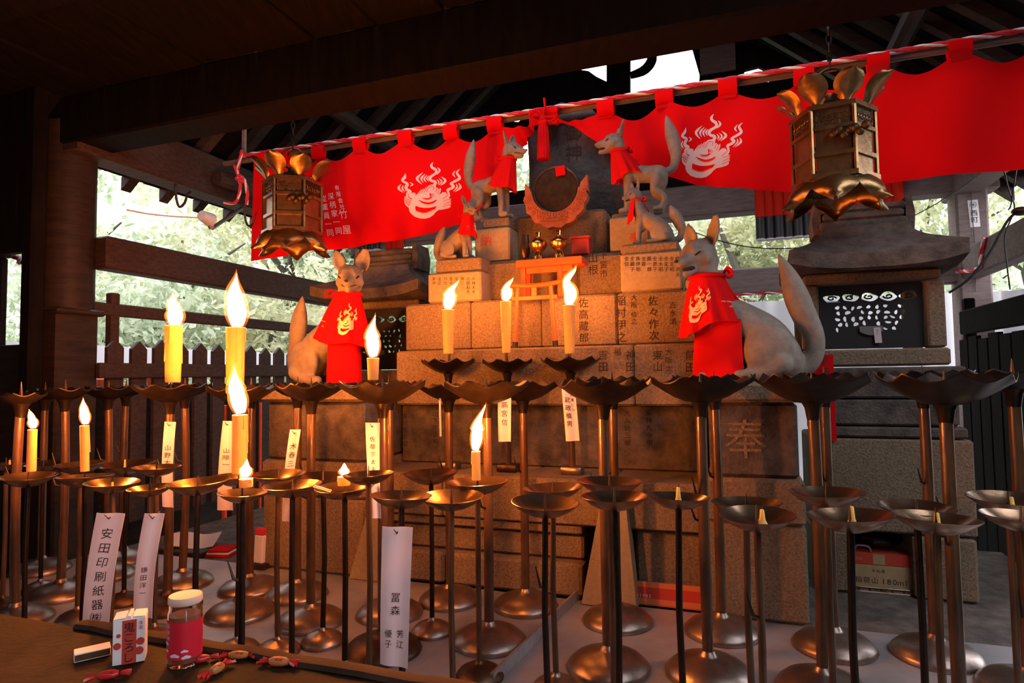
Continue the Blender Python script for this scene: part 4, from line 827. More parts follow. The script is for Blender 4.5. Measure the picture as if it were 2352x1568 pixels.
# ================================================================== LANTERNS
def lantern(label, px, py, v, rot, ztop):
    c = Q(px, py, v); base = A(c[0], v, c[2] - .27); t = thing('hanging_lantern', base, label, 'lantern', 'bronze hanging lanterns before the banner')
    t.rotation_euler = (0, 0, rot); WM[t.name] = Matrix.Translation(base) @ Matrix.Rotation(rot, 4, 'Z')
    RR, z0, z1 = .150, .125, .415
    def P6(r, k, z): w = pi / 3 * k; return V((r * cos(w), r * sin(w), z))
    def ringx(r0, r1, za, zb):
        b = MB(); b.lathe([(r0, za), (r1, za), (r1, zb), (r0, zb)], 6, cap=False); b.f += [tuple([i, (i + 1) % 6, 18 + (i + 1) % 6, 18 + i]) for i in range(6)]; b.m += [0] * 6; return b
    for za, zb, ex in ((z0, z0 + .02, .012), (z0 + .085, z0 + .102, .006), (z1 - .10, z1 - .085, .006), (z1 - .018, z1, .012)):
        build('frame_ring', ringx(RR * .88, RR + ex, za, zb), 'gilt', t, world=False)
    for k in range(6):
        b = MB(); b.tube([P6(RR, k, z0), P6(RR, k, z1)], .0085, 6); build('corner_post', b, 'gilt', t, world=False)
        a0, a1 = P6(RR * .965, k, 0), P6(RR * .965, k + 1, 0)
        for za, zb, m in ((z0 + .02, z0 + .085, 'gilt'), (z0 + .102, z1 - .10, 'gilt'), (z1 - .085, z1 - .018, 'gilt_dark')):
            b = MB(); e0, e1 = a0.lerp(a1, .07), a0.lerp(a1, .93); nn = (a0 + a1).normalized()
            b.hexa([e0 + ZD * za - nn * .006, e1 + ZD * za - nn * .006, e1 + ZD * za, e0 + ZD * za, e0 + ZD * zb - nn * .006, e1 + ZD * zb - nn * .006, e1 + ZD * zb, e0 + ZD * zb]); pn = build('panel', b, m, t, world=False)
            b = MB(); mid = e0.lerp(e1, .5); d = (e1 - e0).normalized(); H = zb - za
            if m == 'gilt_dark':
                for q in range(6): b.tube([e0.lerp(e1, (q + .5) / 6) + nn * .001 + ZD * (za + H * .5) + (d * cos(w) + ZD * sin(w)) * (.010 if q % 2 else .013) for w in np.linspace(0, 2 * pi, 9)], .0024, 5, cap=False)
                build('scroll_work', b, 'gilt', pn, world=False)
            elif H > .1 and k in (2, 3, 5):
                for i in range(5):
                    for j in range(8): b.tube([e0.lerp(e1, .12 + .19 * i) + nn * .001 + ZD * (za + .012 + H * .115 * j) + (d * cos(w) + ZD * sin(w)) * .0085 for w in np.linspace(0, 2 * pi, 7)], .002, 4, cap=False)
                build('lattice', b, 'gilt', pn, world=False)
            elif H > .1:
                for rr_, oo in ((.042, 0), (.030, .4), (.016, .9)): b.tube([mid + nn * .001 + ZD * (za + H * .52) + d * (rr_ * 1.05 * cos(w)) + ZD * (rr_ * sin(w) * (1 + .12 * cos(4 * w + oo))) for w in np.linspace(oo, oo + 2 * pi, 21)], .0032, 5, cap=False)
                b.tube([mid + nn * .001 + ZD * (za + .02), mid + nn * .001 + ZD * (zb - .02)], .0022, 4)
                build('medallion', b, 'gilt', pn, world=False)
    b = MB(); b.lathe([(.001, z1 - .004), (RR * .95, z1 - .003), (RR * .6, z1 + .03), (.03, z1 + .055), (.018, z1 + .085), (.001, z1 + .09)], 18); build('cap', b, 'gilt', t, world=False, smooth=50)
    b = MB(); b.lathe([(.001, z0 + .001), (RR * 1.0, z0 + .001), (RR * 1.0, z0 - .012), (.06, z0 - .03), (.001, z0 - .032)], 18); build('floor_plate', b, 'gilt_dark', t, world=False, smooth=50)
    # upper lotus petals: cupped leaves rising outward; lower petals curl down to feet
    def petal(k, n, rb, zb, L, w, up, tilt):
        an = 2 * pi * (k + .5) / n; e = V((cos(an), sin(an), 0)); s = V((-sin(an), cos(an), 0)); b = MB()
        def f(a, q):
            x = (a - .5) * 2
            if up:
                ww = w * max(.07, math.sqrt(max(0, 1 - ((q - .62) / .385) ** 2))) if q > .34 else w * (.30 + .38 * (q / .34) ** 2)
                ro, z = rb + L * (.50 * q + tilt * q) - .012 * sin(pi * q), zb + L * (.80 * q - .10 * q * q - .05); cup = w * .16 * (1 - x * x)
                return e * (ro + cup * .9) + s * (ww * x * .5) + ZD * (z - cup * .5)
            th = q * 2.3; ww = w * (.75 + .35 * sin(pi * min(1, q * 1.25))) * (1 if q < .55 else max(.10, (1 - ((q - .55) / .47) ** 1.6)))
            ro, z = rb + L * .62 * sin(th * .78) + (.03 * max(0, q - .8) / .2), zb - L * .52 * (1 - cos(th)); bow = w * .30 * (1 - x * x)
            return e * (ro + bow * (.35 + .5 * sin(th * .7)) - w * .20) + s * (ww * x * .5) + ZD * (z + bow * .35 * (1 - q))
        b.grid(f, 8, 20, thick=.004); return b
    for k in range(8): build('upper_petal', petal(k, 8, RR * .78, z1 + .0,   .165, .112, True, .10 if k % 2 else 0), 'gilt', t, world=False, smooth=70)
    for k in range(6): build('lower_petal', petal(k, 6, RR * .74, z0 + .004,   .118, .150, False, 0), 'gilt', t, world=False, smooth=70)
    b = MB(); b.tube([V((.056 * cos(w), 0, z1 + .135 + .058 * sin(w))) for w in np.linspace(0, 2 * pi, 29)], .0062, 8, cap=False, up=(0, 1, 0)); build('ring_handle', b, 'bronze', t, world=False)
    zz = z1 + .188; n = max(2, int((ztop - base.z - zz) / .036))
    for k in range(n):
        b = MB(); f = (lambda w: V((.009 * cos(w), 0, 0))) if k % 2 else (lambda w: V((0, .009 * cos(w), 0)))
        b.tube([f(w) + ZD * (zz + .021 + k * .036 + .021 * sin(w)) for w in np.linspace(0, 2 * pi, 13)], .0036, 6, cap=False, up=(0, 1, 0) if k % 2 else (1, 0, 0)); build('chain_link', b, 'iron', t, world=False)
    b = MB(); b.tube([V((0, 0, zz + n * .036)), V((0, 0, ztop - base.z))], .004, 6); build('hanger_rod', b, 'iron', t, world=False)
    b = MB(); w = -1.25; e = V((RR * cos(w), RR * sin(w), 0)) * .93; 
    for k in range(7): b.ell(e * 1.06 + V((-.045 + .018 * k, -.004 * k, z0 + .165 + .012 * sin(k * 2.2))), (.016, .014, .017), 8, 5)
    build('lock_ornament', b, 'gilt_dark', t, world=False, smooth=60)
    return t
lantern('bronze hanging lantern with lotus petals nearer the camera, on the right', 1914, 345, .30, -.47, 3.2)
lantern('bronze hanging lantern with lotus petals hanging on the left', 672, 480, .30, .20, 3.2)

# ================================================================== BANNER
BV = .78
zr = lambda u: 3.075 - .012 * sin(pi * (u + 2.2) / 4.4)
uk = Q(1250, 225, BV)[0]; uL0 = Q(585, 345, BV)[0]; uR0 = Q(2480, 30, BV)[0]
KN = V((uk, BV, zr(uk) - .03))
def cloth_w(u, z): return .025 * sin(u * 6.5 + z * 2) + .014 * sin(u * 15 - z * 4)
def bottom(px, py): q = Q(px, py, BV); return q[0], q[2]
BL_ = [bottom(*p) for p in ((598, 600), (640, 592), (700, 577), (800, 567), (900, 556), (1000, 535), (1060, 508), (1110, 462), (1160, 405), (1200, 350), (1232, 290), (1246, 240))]
BR_ = [bottom(*p) for p in ((1258, 236), (1300, 275), (1350, 312), (1400, 345), (1500, 395), (1600, 425), (1735, 440), (1850, 440), (1950, 430), (2060, 415), (2200, 404), (2352, 389), (2480, 372))]
def interp(tab, u):
    for (a, za), (b, zb) in zip(tab, tab[1:]):
        if a <= u <= b: return za + (zb - za) * (u - a) / (b - a)
    return tab[0][1] if u < tab[0][0] else tab[-1][1]
TABS_L = [Q(x, y, BV)[0] for x, y in ((603, 340), (652, 332), (730, 325), (829, 310), (933, 298), (1035, 285), (1137, 268))]
TABS_R = [Q(x, y, BV)[0] for x, y in ((1390, 212), (1525, 195), (1670, 172), (1845, 145), (2014, 112), (2200, 74), (2400, 32))]
def topz(u, tabs, kn):
    """upper edge: pinned at the loops, sagging between, drawn up to the knot"""
    pts = sorted(tabs + [kn]); d = min(abs(u - p) for p in pts)
    gap = .5
    for a, b in zip(pts, pts[1:]):
        if a <= u <= b: gap = (b - a); x = (u - a) / gap; return zr(u) - .058 - ((.05 + .09 * gap) * (.9 if gap < .45 else .75) if kn not in (a, b) else .028) * sin(pi * x) ** 1.2
    return zr(u) - .058
def surf(u, z):
    k = math.exp(-((u - uk) / .16) ** 2); return A(u, BV + cloth_w(u, z) * (1 - k) + .035 * k * sin(z * 60 + u * 80), z)
ban = []
for nm, tabs, tab, u0, u1, lab in (('L', TABS_L, BL_, uL0, uk - .012, 'left half of the red banner with white flaming jewel crest and writing'), ('R', TABS_R, BR_, uk + .012, uR0, 'right half of the red banner with white flaming jewel crest')):
    t = thing('red_banner', A((u0 + u1) / 2, BV, 2.3), lab, 'banner'); ban.append(t)
    b = MB(); b.grid(lambda a, q: surf(u0 + (u1 - u0) * a, (lambda u, zt: interp(tab, u) * (1 - q) + zt * q if interp(tab, u) < zt - .02 else zt - .02 * (1 - q))(u0 + (u1 - u0) * a, topz(u0 + (u1 - u0) * a, tabs, uk))), 150, 26); build('banner_cloth', b, 'red', t, smooth=80)
    for u in tabs + [uk + (-.035 if nm == 'L' else .035)]:
        wv = .045; b = MB(); b.grid(lambda a, q: A(u - wv + 2 * wv * a, BV + cloth_w(u, 3) * (1 - q) * .5 + .022 * cos(2 * pi * q * .85 + 2.2), zr(u) - .035 + .05 * sin(2 * pi * q * .85 + 2.2) - (.035 if q in (0, 1) else 0)), 3, 14, thick=.002); lp = build('loop_tab', b, 'red', t, smooth=80)
        b = MB(); b.grid(lambda a, q: A(u - wv * .9 + 1.8 * wv * a, BV + cloth_w(u, 3) - .006, zr(u) - .10 + .05 * q), 2, 2, thick=.001); build('stitched_patch', b, 'bib', lp, smooth=0)
def on_banner(px, py, d): q = Q(px, py, BV); return q[0], q[2]
def crest_px(t, x0, y0, x1, y1, sh):
    b = MB(); p00 = on_banner(x0, y1, 0)
    def f(x, y, l):
        px, py = x0 + (x1 - x0) * x, y1 + (y0 - y1) * y; px += sh * (y - .5); u, z = on_banner(px, py, 0); return surf(u, z) - VD * l * 2
    crest(b, f); build('crest', b, ['print', 'redprint'], t, smooth=0)
crest_px(ban[1], 1556, 262, 1706, 410, 0); crest_px(ban[0], 918, 366, 1060, 503, -14)
for s, px, py, sz, lean in (('有限会社', 774, 431, 11, 3.2), ('竹', 785, 490, 19, 0), ('屋', 791, 525, 20, 0), ('深柄家一同', 759, 450, 15, 3.6), ('従業員一同', 741, 455, 15, 3.6)):
    for i, ch in enumerate(s):
        b = MB(); x, y = px + i * lean, py + i * sz * 1.30
        text(b, ch, lambda gx, gy: (lambda q: surf(q[0], q[1]) - VD * .003)(on_banner(x + gx - gy * .15, y - gy * 1.12 - gx * .10, 0)), 0, 0, sz)
        build('banner_character', b, 'print', ban[0], smooth=0)
# rope along the top, pole behind it, knot and tassel
def rope(name, path, r, label, group=None, seg=None):
    path = [V(p) for p in path]; t = thing(name, path[0], label, 'rope', group); L = sum((b - a).length for a, b in zip(path, path[1:])); 
    n = max(24, int(L / (r * 1.1))); q = []; acc = [0]
    for a, b_ in zip(path, path[1:]): acc.append(acc[-1] + (b_ - a).length)
    k = 0
    for i in range(n + 1):
        s = L * i / n
        while k < len(path) - 2 and acc[k + 1] < s: k += 1
        q.append(path[k].lerp(path[k + 1], (s - acc[k]) / max(1e-6, acc[k + 1] - acc[k])))
    for j, m in ((0, 'rope_red'), (1, 'rope_white'), (2, 'rope_red')):
        sp = []
        for i, p in enumerate(q):
            tt = (q[min(i + 1, n)] - q[max(i - 1, 0)]).normalized(); a = tt.orthogonal().normalized() if abs(tt.z) > .9 else tt.cross(ZD).normalized(); c = tt.cross(a); w = 2 * pi * j / 3 + i * .42
            sp.append(p + (a * cos(w) + c * sin(w)) * r * .55)
        b = MB(); b.tube(sp, r * .62, 6); build('strand', b, m, t, smooth=60)
    return t
rope('twisted_rope', [A(Q(556, 345, BV)[0] + (uR0 - Q(556, 345, BV)[0]) * k / 20, BV, zr(Q(556, 345, BV)[0] + (uR0 - Q(556, 345, BV)[0]) * k / 20)) for k in range(21)], .0115, 'red and white twisted rope that carries the red banner')
b = MB(); b.tube([A(Q(508, 350, BV)[0], BV + .03, 3.05), A(uR0, BV + .03, 3.052)], .017, 10); tag(build('banner_pole', b, 'wood_pale'), 'weathered wooden pole running behind the banner rope', 'pole')
kp = Q(553, 348, BV); b = MB(); b.box(A(kp[0], BV + .03, 3.17), (.028, .02, .26), RA, ch=.003); tag(build('pole_hanger', b, 'wood_pale'), 'short upright wooden batten holding the left end of the banner pole', 'batten')
def px_path(pts, v): return [A(*Q(x, y, v)) for x, y in pts]
rope('twisted_rope', px_path(catm([(556, 345), (549, 375), (546, 400), (560, 412), (568, 440), (566, 470)], 5), BV - .02), .0105, 'red and white rope end hanging from the left pole end')
rope('twisted_rope', px_path(catm([(538, 380), (546, 400), (552, 425), (547, 455), (538, 466), (515, 467)], 5), BV - .03), .0095, 'knotted loop of red and white rope beside the hanging rope end')
b = MB()
for k in range(5): b.ell(A(*Q(550 + 5 * sin(k * 2.1), 404 + 3 * k, BV - .03)), (.02, .015, .014), 8, 5)
tag(build('rope_knot', b, 'rope_red', smooth=60), 'red knot tying the rope ends at the left of the banner', 'knot')
ts = thing('tassel', A(uk, BV - .03, 2.6), 'red cord bow with long tassel at the banner knot', 'tassel'); kq = Q(1247, 270, BV - .05)
b = MB(); b.ell(A(*kq), (.02, .018, .022), 10, 6)
for s in (-1, 1): b.tube(px_path(catm([(1247, 270), (1247 + s * 14 - 4, 262 + 6 * s), (1247 + s * 30, 268), (1247 + s * 16, 278), (1247, 272)], 5), BV - .06), .006, 6)
b.tube(px_path([(1250, 225), (1252, 245), (1247, 270)], BV - .05), .007, 6); build('cord_bow', b, 'bib', ts, smooth=60)
q0, q1 = Q(1246, 288, BV - .05), Q(1250, 366, BV - .05); hw = .033; b = MB(); b.box(A((q0[0] + q1[0]) / 2, BV - .05, q0[2] + .012), (.05, .045, .03), RA, ch=.006); build('tassel_head', b, 'bib', ts)
b = MB(); zq0, zq1 = q0[2], q1[2]
b.lathe([(.024, zq0), (.028, zq0 - .03), (.034, zq1 + .01), (.035, zq1)], 40, f=lambda w, r, z, i: (r * (1 + .08 * sin(w * 13)), z)); b.v = [tuple(A((q0[0] + q1[0]) / 2 + x, BV - .05 + y, z)) for x, y, z in b.v]; build('tassel_skirt', b, 'bib', ts, smooth=0)
# pleated fringe curtains behind
def fringe(name, label, x0, x1, y0, y1, yb, v, n, mred='vermilion_cloth', layers=1):
    q0, q1, qb = Q(x0, y1, v), Q(x1, y1, v), Q((x0 + x1) / 2, yb, v); qt = Q((x0 + x1) / 2, y0, v); qm = Q((x0 + x1) / 2, y1, v); t = thing(name, A((q0[0] + q1[0]) / 2, v, qm[2]), label, 'curtain')
    for L in range(layers):
        vv = v + .10 * L; dz = .05 * L
        for k in range(n):
            u = q0[0] + (q1[0] - q0[0]) * (k + .5) / n; r = (q1[0] - q0[0]) / n * .56
            for nm, z0, z1, m in (('red_fold', qb[2], qt[2], mred), ('black_fold', qm[2] + .012, qb[2] - .001, 'black'), ('white_hem', qm[2], qm[2] + .011, 'cloth')):
                b = MB(); b.lathe([(r, z0 - dz), (r * .96, z1 - dz)], 12, A(u, vv + .01 * (k % 2), 0)); build(nm, b, m, t, smooth=50)
fringe('pleated_curtain', 'pleated red curtain with black hem hanging behind the right lantern', 1737, 2078, 372, 540, 485, 2.74, 15)
fringe('pleated_curtain', 'narrow red and black pleated cloth left of the stepped altar', 886, 926, 540, 590, 572, 2.74, 3)
fringe('pleated_curtain', 'short black pleated cloth under the left banner half', 833, 873, 540, 576, 550, 2.74, 3, 'black')
# ================================================================== CANDLE STANDS
ORD = ['first', 'second', 'third', 'fourth', 'fifth', 'sixth', 'seventh', 'eighth', 'ninth', 'tenth', 'eleventh', 'twelfth', 'thirteenth', 'fourteenth', 'fifteenth', 'sixteenth', 'seventeenth', 'eighteenth', 'nineteenth', 'twentieth']
def yh(px): return 860 - .0137 * (px - CX)
def dish_scalloped(c, r, dep, n=48, ph=0., k=8):
    """flared iron dish whose rim rises in points between shallow scallops"""
    b = MB(); pr = [(.10, -1.0), (.30, -.93), (.52, -.74), (.72, -.47), (.88, -.2), (1.0, 0)]
    def f(w, rr, z, i):
        s = abs(sin((w + ph) * k / 2)); e = max(0, (rr / r - .55) / .45) ** 2
        return rr * (1 + .05 * e * (1 - 1.6 * s)), z + .20 * dep * e * (1 - s * 1.7)
    up = [(a * r, z * dep) for a, z in pr]; dn = [(a * r * 1.0, z * dep - .004) for a, z in reversed(pr)]
    b.lathe([(.001, -dep * 1.0)] + up + dn + [(.001, -dep - .005)], n, c, f=f, cap=False); return b
def dish_round(c, r, dep, n=36, tilt=(0, 0)):
    b = MB(); pr = [(.001, -1), (.25, -.97), (.5, -.80), (.72, -.52), (.9, -.2), (1, 0), (1.02, -.02), (.99, -.10), (.75, -.58), (.5, -.90), (.25, -1.09), (.001, -1.12)]
    b.lathe([(a * r, z * dep) for a, z in pr], n, (0, 0, 0), cap=False)
    m = Matrix.Rotation(tilt[0], 3, 'X') @ Matrix.Rotation(tilt[1], 3, 'Y'); b.v = [tuple(V(c) + m @ V(p)) for p in b.v]; return b
STANDS = []
def settle(px, py, hw, Y, big, br, zfloor, way=0):
    """shift a stand a little along its line of sight so bases, dishes and poles keep clear of their neighbours"""
    best = None
    for k in range(0, 15):
        for sg in ((0,) if k == 0 else (-1, 1)):
            y = Y + sg * k * (.02 if big else .022); c = P(px, py, y); r = min(hw * y / FPX / math.sqrt(1 + ((px - CX) / FPX) ** 2), .175 if big else .118); pen = .25 * k * .02 * (1 if sg * way >= 0 else 9)
            if zfloor < .8 and (V((c.x, c.y, 0)) - O).dot(VD) + br > -.012: pen += 5
            for t2, c2, r2, d2, b2 in STANDS:
                D = math.hypot(c.x - c2.x, c.y - c2.y)
                if abs(t2.location.z - zfloor) < .05: pen += 3 * max(0, br + b2 + .002 - D)
                dz = c.z - c2.z
                if abs(dz) < .03: pen += 2 * max(0, r + r2 - D)
                if dz > 0: pen += 4 * max(0, r2 + .012 - D)
                else: pen += 4 * max(0, r + .012 - D)
            if best is None or pen < best[0]: best = (pen, y)
    return best[1]
def stand(label, px, py, hw, Y, big, group, zfloor=TRAY, base_r=None, prongs=0, rp=None, foot='dome'):
    if foot == 'dome': Y = settle(px, py, hw, Y, big, base_r or (.125 if big else .072), zfloor, 0 if big else (1 if 'rear' in group else -1))
    c = P(px, py, Y); r = hw * Y / FPX / math.sqrt(1 + ((px - CX) / FPX) ** 2) ; r = min(r, .175 if big else .118)
    s = R.random(); t = thing('candle_stand', (c.x, c.y, zfloor), label, 'candle stand', group)
    rp = rp or (.0165 if big else .0085); dep = r * (.46 if big else .40); hz = .055 if big else .042; br = base_r or (.125 if big else .072)
    lean = V((R.uniform(-.006, .006), R.uniform(-.006, .006), 0))
    b = MB()
    if foot == 'dome':
        b.lathe([(.001, .0005), (br, .0005), (br * 1.02, .006), (br * .97, hz * .32), (br * .82, hz * .62), (br * .55, hz * .87), (br * .25, hz * 1.0), (rp * 1.5, hz * 1.08), (rp * 1.1, hz * 1.3), (.001, hz * 1.3)], 32, (c.x, c.y, zfloor), cap=False)
    else:
        b.box((c.x, c.y, zfloor + .018), (.09, .07, .034), RA, ch=.004)
    build('base', b, 'dome' if R.random() < .92 else 'bronze', t, smooth=60)
    zt = c.z - dep * .93; z0 = zfloor + (hz * 1.0 if foot == 'dome' else .03)
    if big:
        b = MB(); n = 7; pts = []; rs = []
        for k in range(n + 1):
            f = k / n; z = z0 + (zt - z0) * f; nd = .0009 * R.random(); pts += [V((c.x, c.y, z)) + lean * sin(pi * f)]; rs += [rp * (1.0 - .06 * f) + nd]
        b.tube(pts, rs, 14)
    else:
        b = MB(); b.tube([V((c.x, c.y, z0)), V((c.x, c.y, (z0 + zt) / 2)) + lean, V((c.x, c.y, zt))], [rp * 1.05, rp, rp * .95], 10)
    build('pole', b, 'pole' if big or R.random() < .5 else 'iron', t, smooth=60)
    for k in range(prongs):
        a = R.uniform(2.6, 3.8); zz = z0 + (zt - z0) * (.62 - .1 * k); b = MB(); o = V((c.x, c.y, zz)); e = V((cos(a), sin(a) * .6 - .4, 0)).normalized()
        b.tube([o + e * rp * .6, o + e * (rp + .012) + V((0, 0, .008)), o + e * (rp + .028) + V((0, 0, .05 + .02 * R.random()))], [.0045, .004, .0012], 6); build('paper_hook', b, 'iron', t)
    if big:
        b = dish_scalloped((c.x, c.y, c.z), r, dep, ph=R.uniform(0, 2)); pl = build('dish', b, 'iron', t, smooth=40)
        b = MB(); b.tube([(c.x, c.y, zt - .055), (c.x, c.y, zt - .02), (c.x, c.y, zt + .012)], [rp * 1.0, rp * 1.35, rp * 2.4], 14); build('dish_socket', b, 'iron', t, smooth=60)
    else:
        b = dish_round((c.x, c.y, c.z), r, dep, tilt=(R.uniform(-.05, .05), R.uniform(-.05, .05))); pl = build('dish', b, 'dish', t, smooth=50)
    zb = c.z - dep * .99
    b = MB(); sh = (.085 if big else .052); b.tube([(c.x, c.y, zb), (c.x, c.y, zb + sh * .5), (c.x, c.y, zb + sh)], [.008 if big else .0042, .006 if big else .0034, .0012], 8); build('spike', b, 'pole' if R.random() < .5 else 'iron', t)
    STANDS.append((t, c, r, dep, br)); return t, c, r, dep
front_big = [(48, 905, 62, 2.42), (150, 893, 64, 2.70), (250, 890, 66, 2.95), (392, 886, 88, 2.54), (555, 890, 82, 2.46), (715, 884, 80, 2.37), (878, 880, 100, 2.12), (1117, 880, 98, 2.18), (1384, 878, 107, 1.98), (1608, 870, 117, 1.93), (1864, 866, 139, 1.82), (2168, 866, 162, 1.64)]
rear_big = [(104, 898, 52, 3.05), (290, 888, 54, 3.22), (425, 884, 66, 2.83), (577, 886, 60, 2.74), (684, 882, 66, 2.64), (893, 880, 72, 2.44), (1030, 885, 70, 2.55), (1200, 880, 84, 2.50), (1406, 869, 86, 2.34), (1640, 866, 96, 2.23), (1892, 860, 100, 2.10), (2118, 856, 116, 2.03), (2325, 852, 110, 1.92)]
plates = {}
for k, (px, py, hw, Y) in enumerate(front_big):
    ex = {3: ' carrying a thick lit candle', 4: ' carrying the tallest lit candle', 6: ' carrying a short lit candle'}.get(k, '')
    plates['f%d' % k] = stand('tall scalloped stand%s, %s from the left in the front row' % (ex, ORD[k]), px, py, hw, Y, True, 'tall scalloped candle stands, front row', prongs=1 + (k % 2))
for k, (px, py, hw, Y) in enumerate(rear_big):
    plates['r%d' % k] = stand('tall scalloped iron stand, %s from the left in the rear row' % ORD[k], px, py, hw, Y, True, 'tall scalloped candle stands, rear row', prongs=1)
for k, (px, py, hw) in enumerate(((1030, 828, 62), (1165, 828, 58), (1310, 824, 67))):
    q = Q(px, py, .13); Y = A(q[0], .13, 0).y
    plates['a%d' % k] = stand('tall scalloped stand with lit candle on the altar ledge, %s from the left' % ORD[k], px, py, hw, Y, True, 'scalloped candle stands on the altar ledge', zfloor=LZ, foot='block', rp=.014)
small_front = [(65, 1092, 70, 0), (195, 1092, 70, 0), (258, 1106, 66, 0), (345, 1118, 54, 0), (455, 1105, 74, 0), (557, 1130, 57, 1.66), (672, 1112, 68, 0), (792, 1116, 68, 0), (922, 1136, 70, 1.66), (1037, 1138, 72, 0), (1097, 1104, 70, 1.93), (1252, 1152, 76, 0), (1411, 1138, 75, 1.60), (1558, 1138, 71, 1.62), (1738, 1180, 88, 1.42), (1952, 1180, 102, 1.42), (2150, 1186, 105, 1.39), (2345, 1184, 100, 1.40)]
small_rear = [(14, 1064, 52, 2.42), (100, 1063, 60, 2.45), (185, 1064, 62, 2.42), (290, 1064, 68, 2.36), (360, 1071, 58, 2.25), (548, 1091, 62, 2.06), (640, 1087, 62, 2.12), (742, 1092, 62, 2.08), (846, 1087, 59, 1.93), (990, 1084, 62, 2.22), (1270, 1118, 67, 1.80), (1400, 1103, 74, 1.80), (1714, 1151, 81, 1.58), (1898, 1128, 88, 1.58), (2105, 1163, 90, 1.53), (2315, 1142, 100, 1.46)]
exf = {0: 'with lit candle', 1: 'with slim lit candle', 5: 'with candle stub burning', 7: 'with burning stub and matches', 10: 'with lit candle'}
for k, (px, py, hw, Y) in enumerate(small_front):
    plates['s%d' % k] = stand('low round dish stand %s, %s from left in the front row' % (exf.get(k, 'standing empty'), ORD[k]), px, py, hw, Y or 486 / (py - yh(px)), False, 'low candle stands, front row', prongs=1 if k % 3 == 2 else 0)
for k, (px, py, hw, Y) in enumerate(small_rear):
    plates['t%d' % k] = stand('low round dish stand %s, %s from left in the rear row' % ('with tall lit candle' if k == 5 else 'standing empty', ORD[k]), px, py, hw, Y, False, 'low candle stands, rear row')

# ------------------------------------------------------------------ candles
def flame_mesh(base, h, w, bend, seed, fat=1.):
    rr = random.Random(seed); n = 22; sp = []; rs = []; hs = []
    for i in range(n + 1):
        t = i / n; q = .5 * bend[0] * t + bend[0] * .5 * t * t + bend[1] * sin(2.6 * pi * t) * t * .12
        sp.append(base + UD * (q * h) + V((0, 0, h * t)) + VD * (.05 * h * sin(3 * t + seed)))
        r = w * .5 * fat * (.35 + 1.0 * max(0, math.sin(pi * min(1, t * 1.35 + .12))) ** .9 if t < .42 else (1.33 * max(0, 1 - (t - .42) / .58) ** 1.05) * (1 + .18 * sin(9 * t + seed)))
        rs.append(max(r, .0004)); hs += [t] * 12
    b = MB(); b.tube(sp, rs, 12); return b, hs
def candle(label, c, zb, zt, d, flame_h, bend=(0, 0), seed=1, drips=2, taper=1.0, lean=(0, 0), group=None, calm=False):
    t = thing('candle', (c.x, c.y, zb), label, 'candle', group); top = V((c.x + lean[0], c.y + lean[1], zt)); H = zt - zb
    b = MB(); n = 20; rows = []
    def at(f): return V((c.x, c.y, zb)).lerp(top, f)
    b.tube([at(f) for f in (0, .02, .3, .7, .94, .99, 1, .985)], [d * .5 * (x + (1 - x) * 0 if x else 0) for x in (taper * .97, taper, taper + (1 - taper) * .3, taper + (1 - taper) * .7, 1, 1.03, .99, .72)], n); build('wax_body', b, 'wax', t, smooth=60)
    rr = random.Random(seed)
    for k in range(drips):
        a = rr.uniform(0, 2 * pi); e = V((cos(a), sin(a), 0)); L = rr.uniform(.2, .75); rd = d * .5 * (taper + (1 - taper) * .6)
        b = MB(); b.tube([at(1) + e * d * .49, at(1 - L * .5) + e * (rd * 1.02), at(1 - L) + e * (rd * 1.04)], [.0022, .0026, .0034], 6); build('wax_drip', b, 'wax', t, smooth=60)
    b = MB(); b.tube([top - V((0, 0, .004)), top + V((0, 0, .006)), top + UD * (.003 * (1 if bend[0] > 0 else -1)) + V((0, 0, .012))], [.0018, .0018, .0014], 6); build('wick', b, 'wick', t)
    if flame_h:
        b, hs = flame_mesh(top + V((0, 0, .006)), flame_h, d * .5 + flame_h * .075, bend, seed); fl = build('flame', b, 'flame_calm' if calm is True else 'flame_bright' if calm else 'flame', t, smooth=80, attr=hs); fl['label'] = 'white and yellow burning flame'
        b, hs = flame_mesh(top + V((0, 0, .002)), flame_h * 1.10, (d * .5 + flame_h * .075) * 1.35, bend, seed); build('flame_mantle', b, 'mantle', fl, smooth=80, attr=hs)
    return t
def cpx(key, px, py_top, py_bot, wpx, ftop, label, bend=(0, 0), seed=1, **k):
    st_, c, r, dep = plates[key]; q = P(px, py_bot, c.y); qt = P(px, py_top, c.y); f = P(px, ftop, c.y).z
    pb = V((q.x, c.y, 0)); zb = max(c.z - dep * .96 + .002, q.z) if k.pop('onspike', True) else q.z
    return candle(label, pb, zb, qt.z, wpx * c.y / FPX, (f - qt.z) if ftop else 0, bend, seed, **k)
cpx('f3', 397, 748, 878, 38, 678, 'thick yellow lit candle with the leftmost broad flame', (-.05, .3), 1, drips=4, taper=.86)
cpx('f4', 540, 752, 885, 42, 632, 'thickest yellow lit candle with the tallest upper flame', (.03, .2), 2, drips=4, taper=.92)
cpx('f6', 857, 822, 872, 28, 728, 'short thick lit candle in front of the left fox apron', (.04, .3), 3, drips=1, taper=.85)
cpx('a0', 1030, 711, 812, 28, 648, 'lit candle on the altar ledge left of the torii', (.35, .6), 4, drips=2, taper=.82, calm=True)
cpx('a1', 1163, 692, 810, 26, 642, 'lit candle on the altar ledge next to the torii pillar', (.25, .9), 5, drips=1, taper=.72, calm=True)
cpx('a2', 1309, 701, 812, 28, 615, 'lit candle on the altar ledge right of the torii', (.05, 1.3), 6, drips=1, taper=.82, calm=True)
cpx('s0', 72, 986, 1082, 19, 944, 'slim lit candle nearest the left frame edge', (-.30, .2), 7, drips=1, calm='bright')
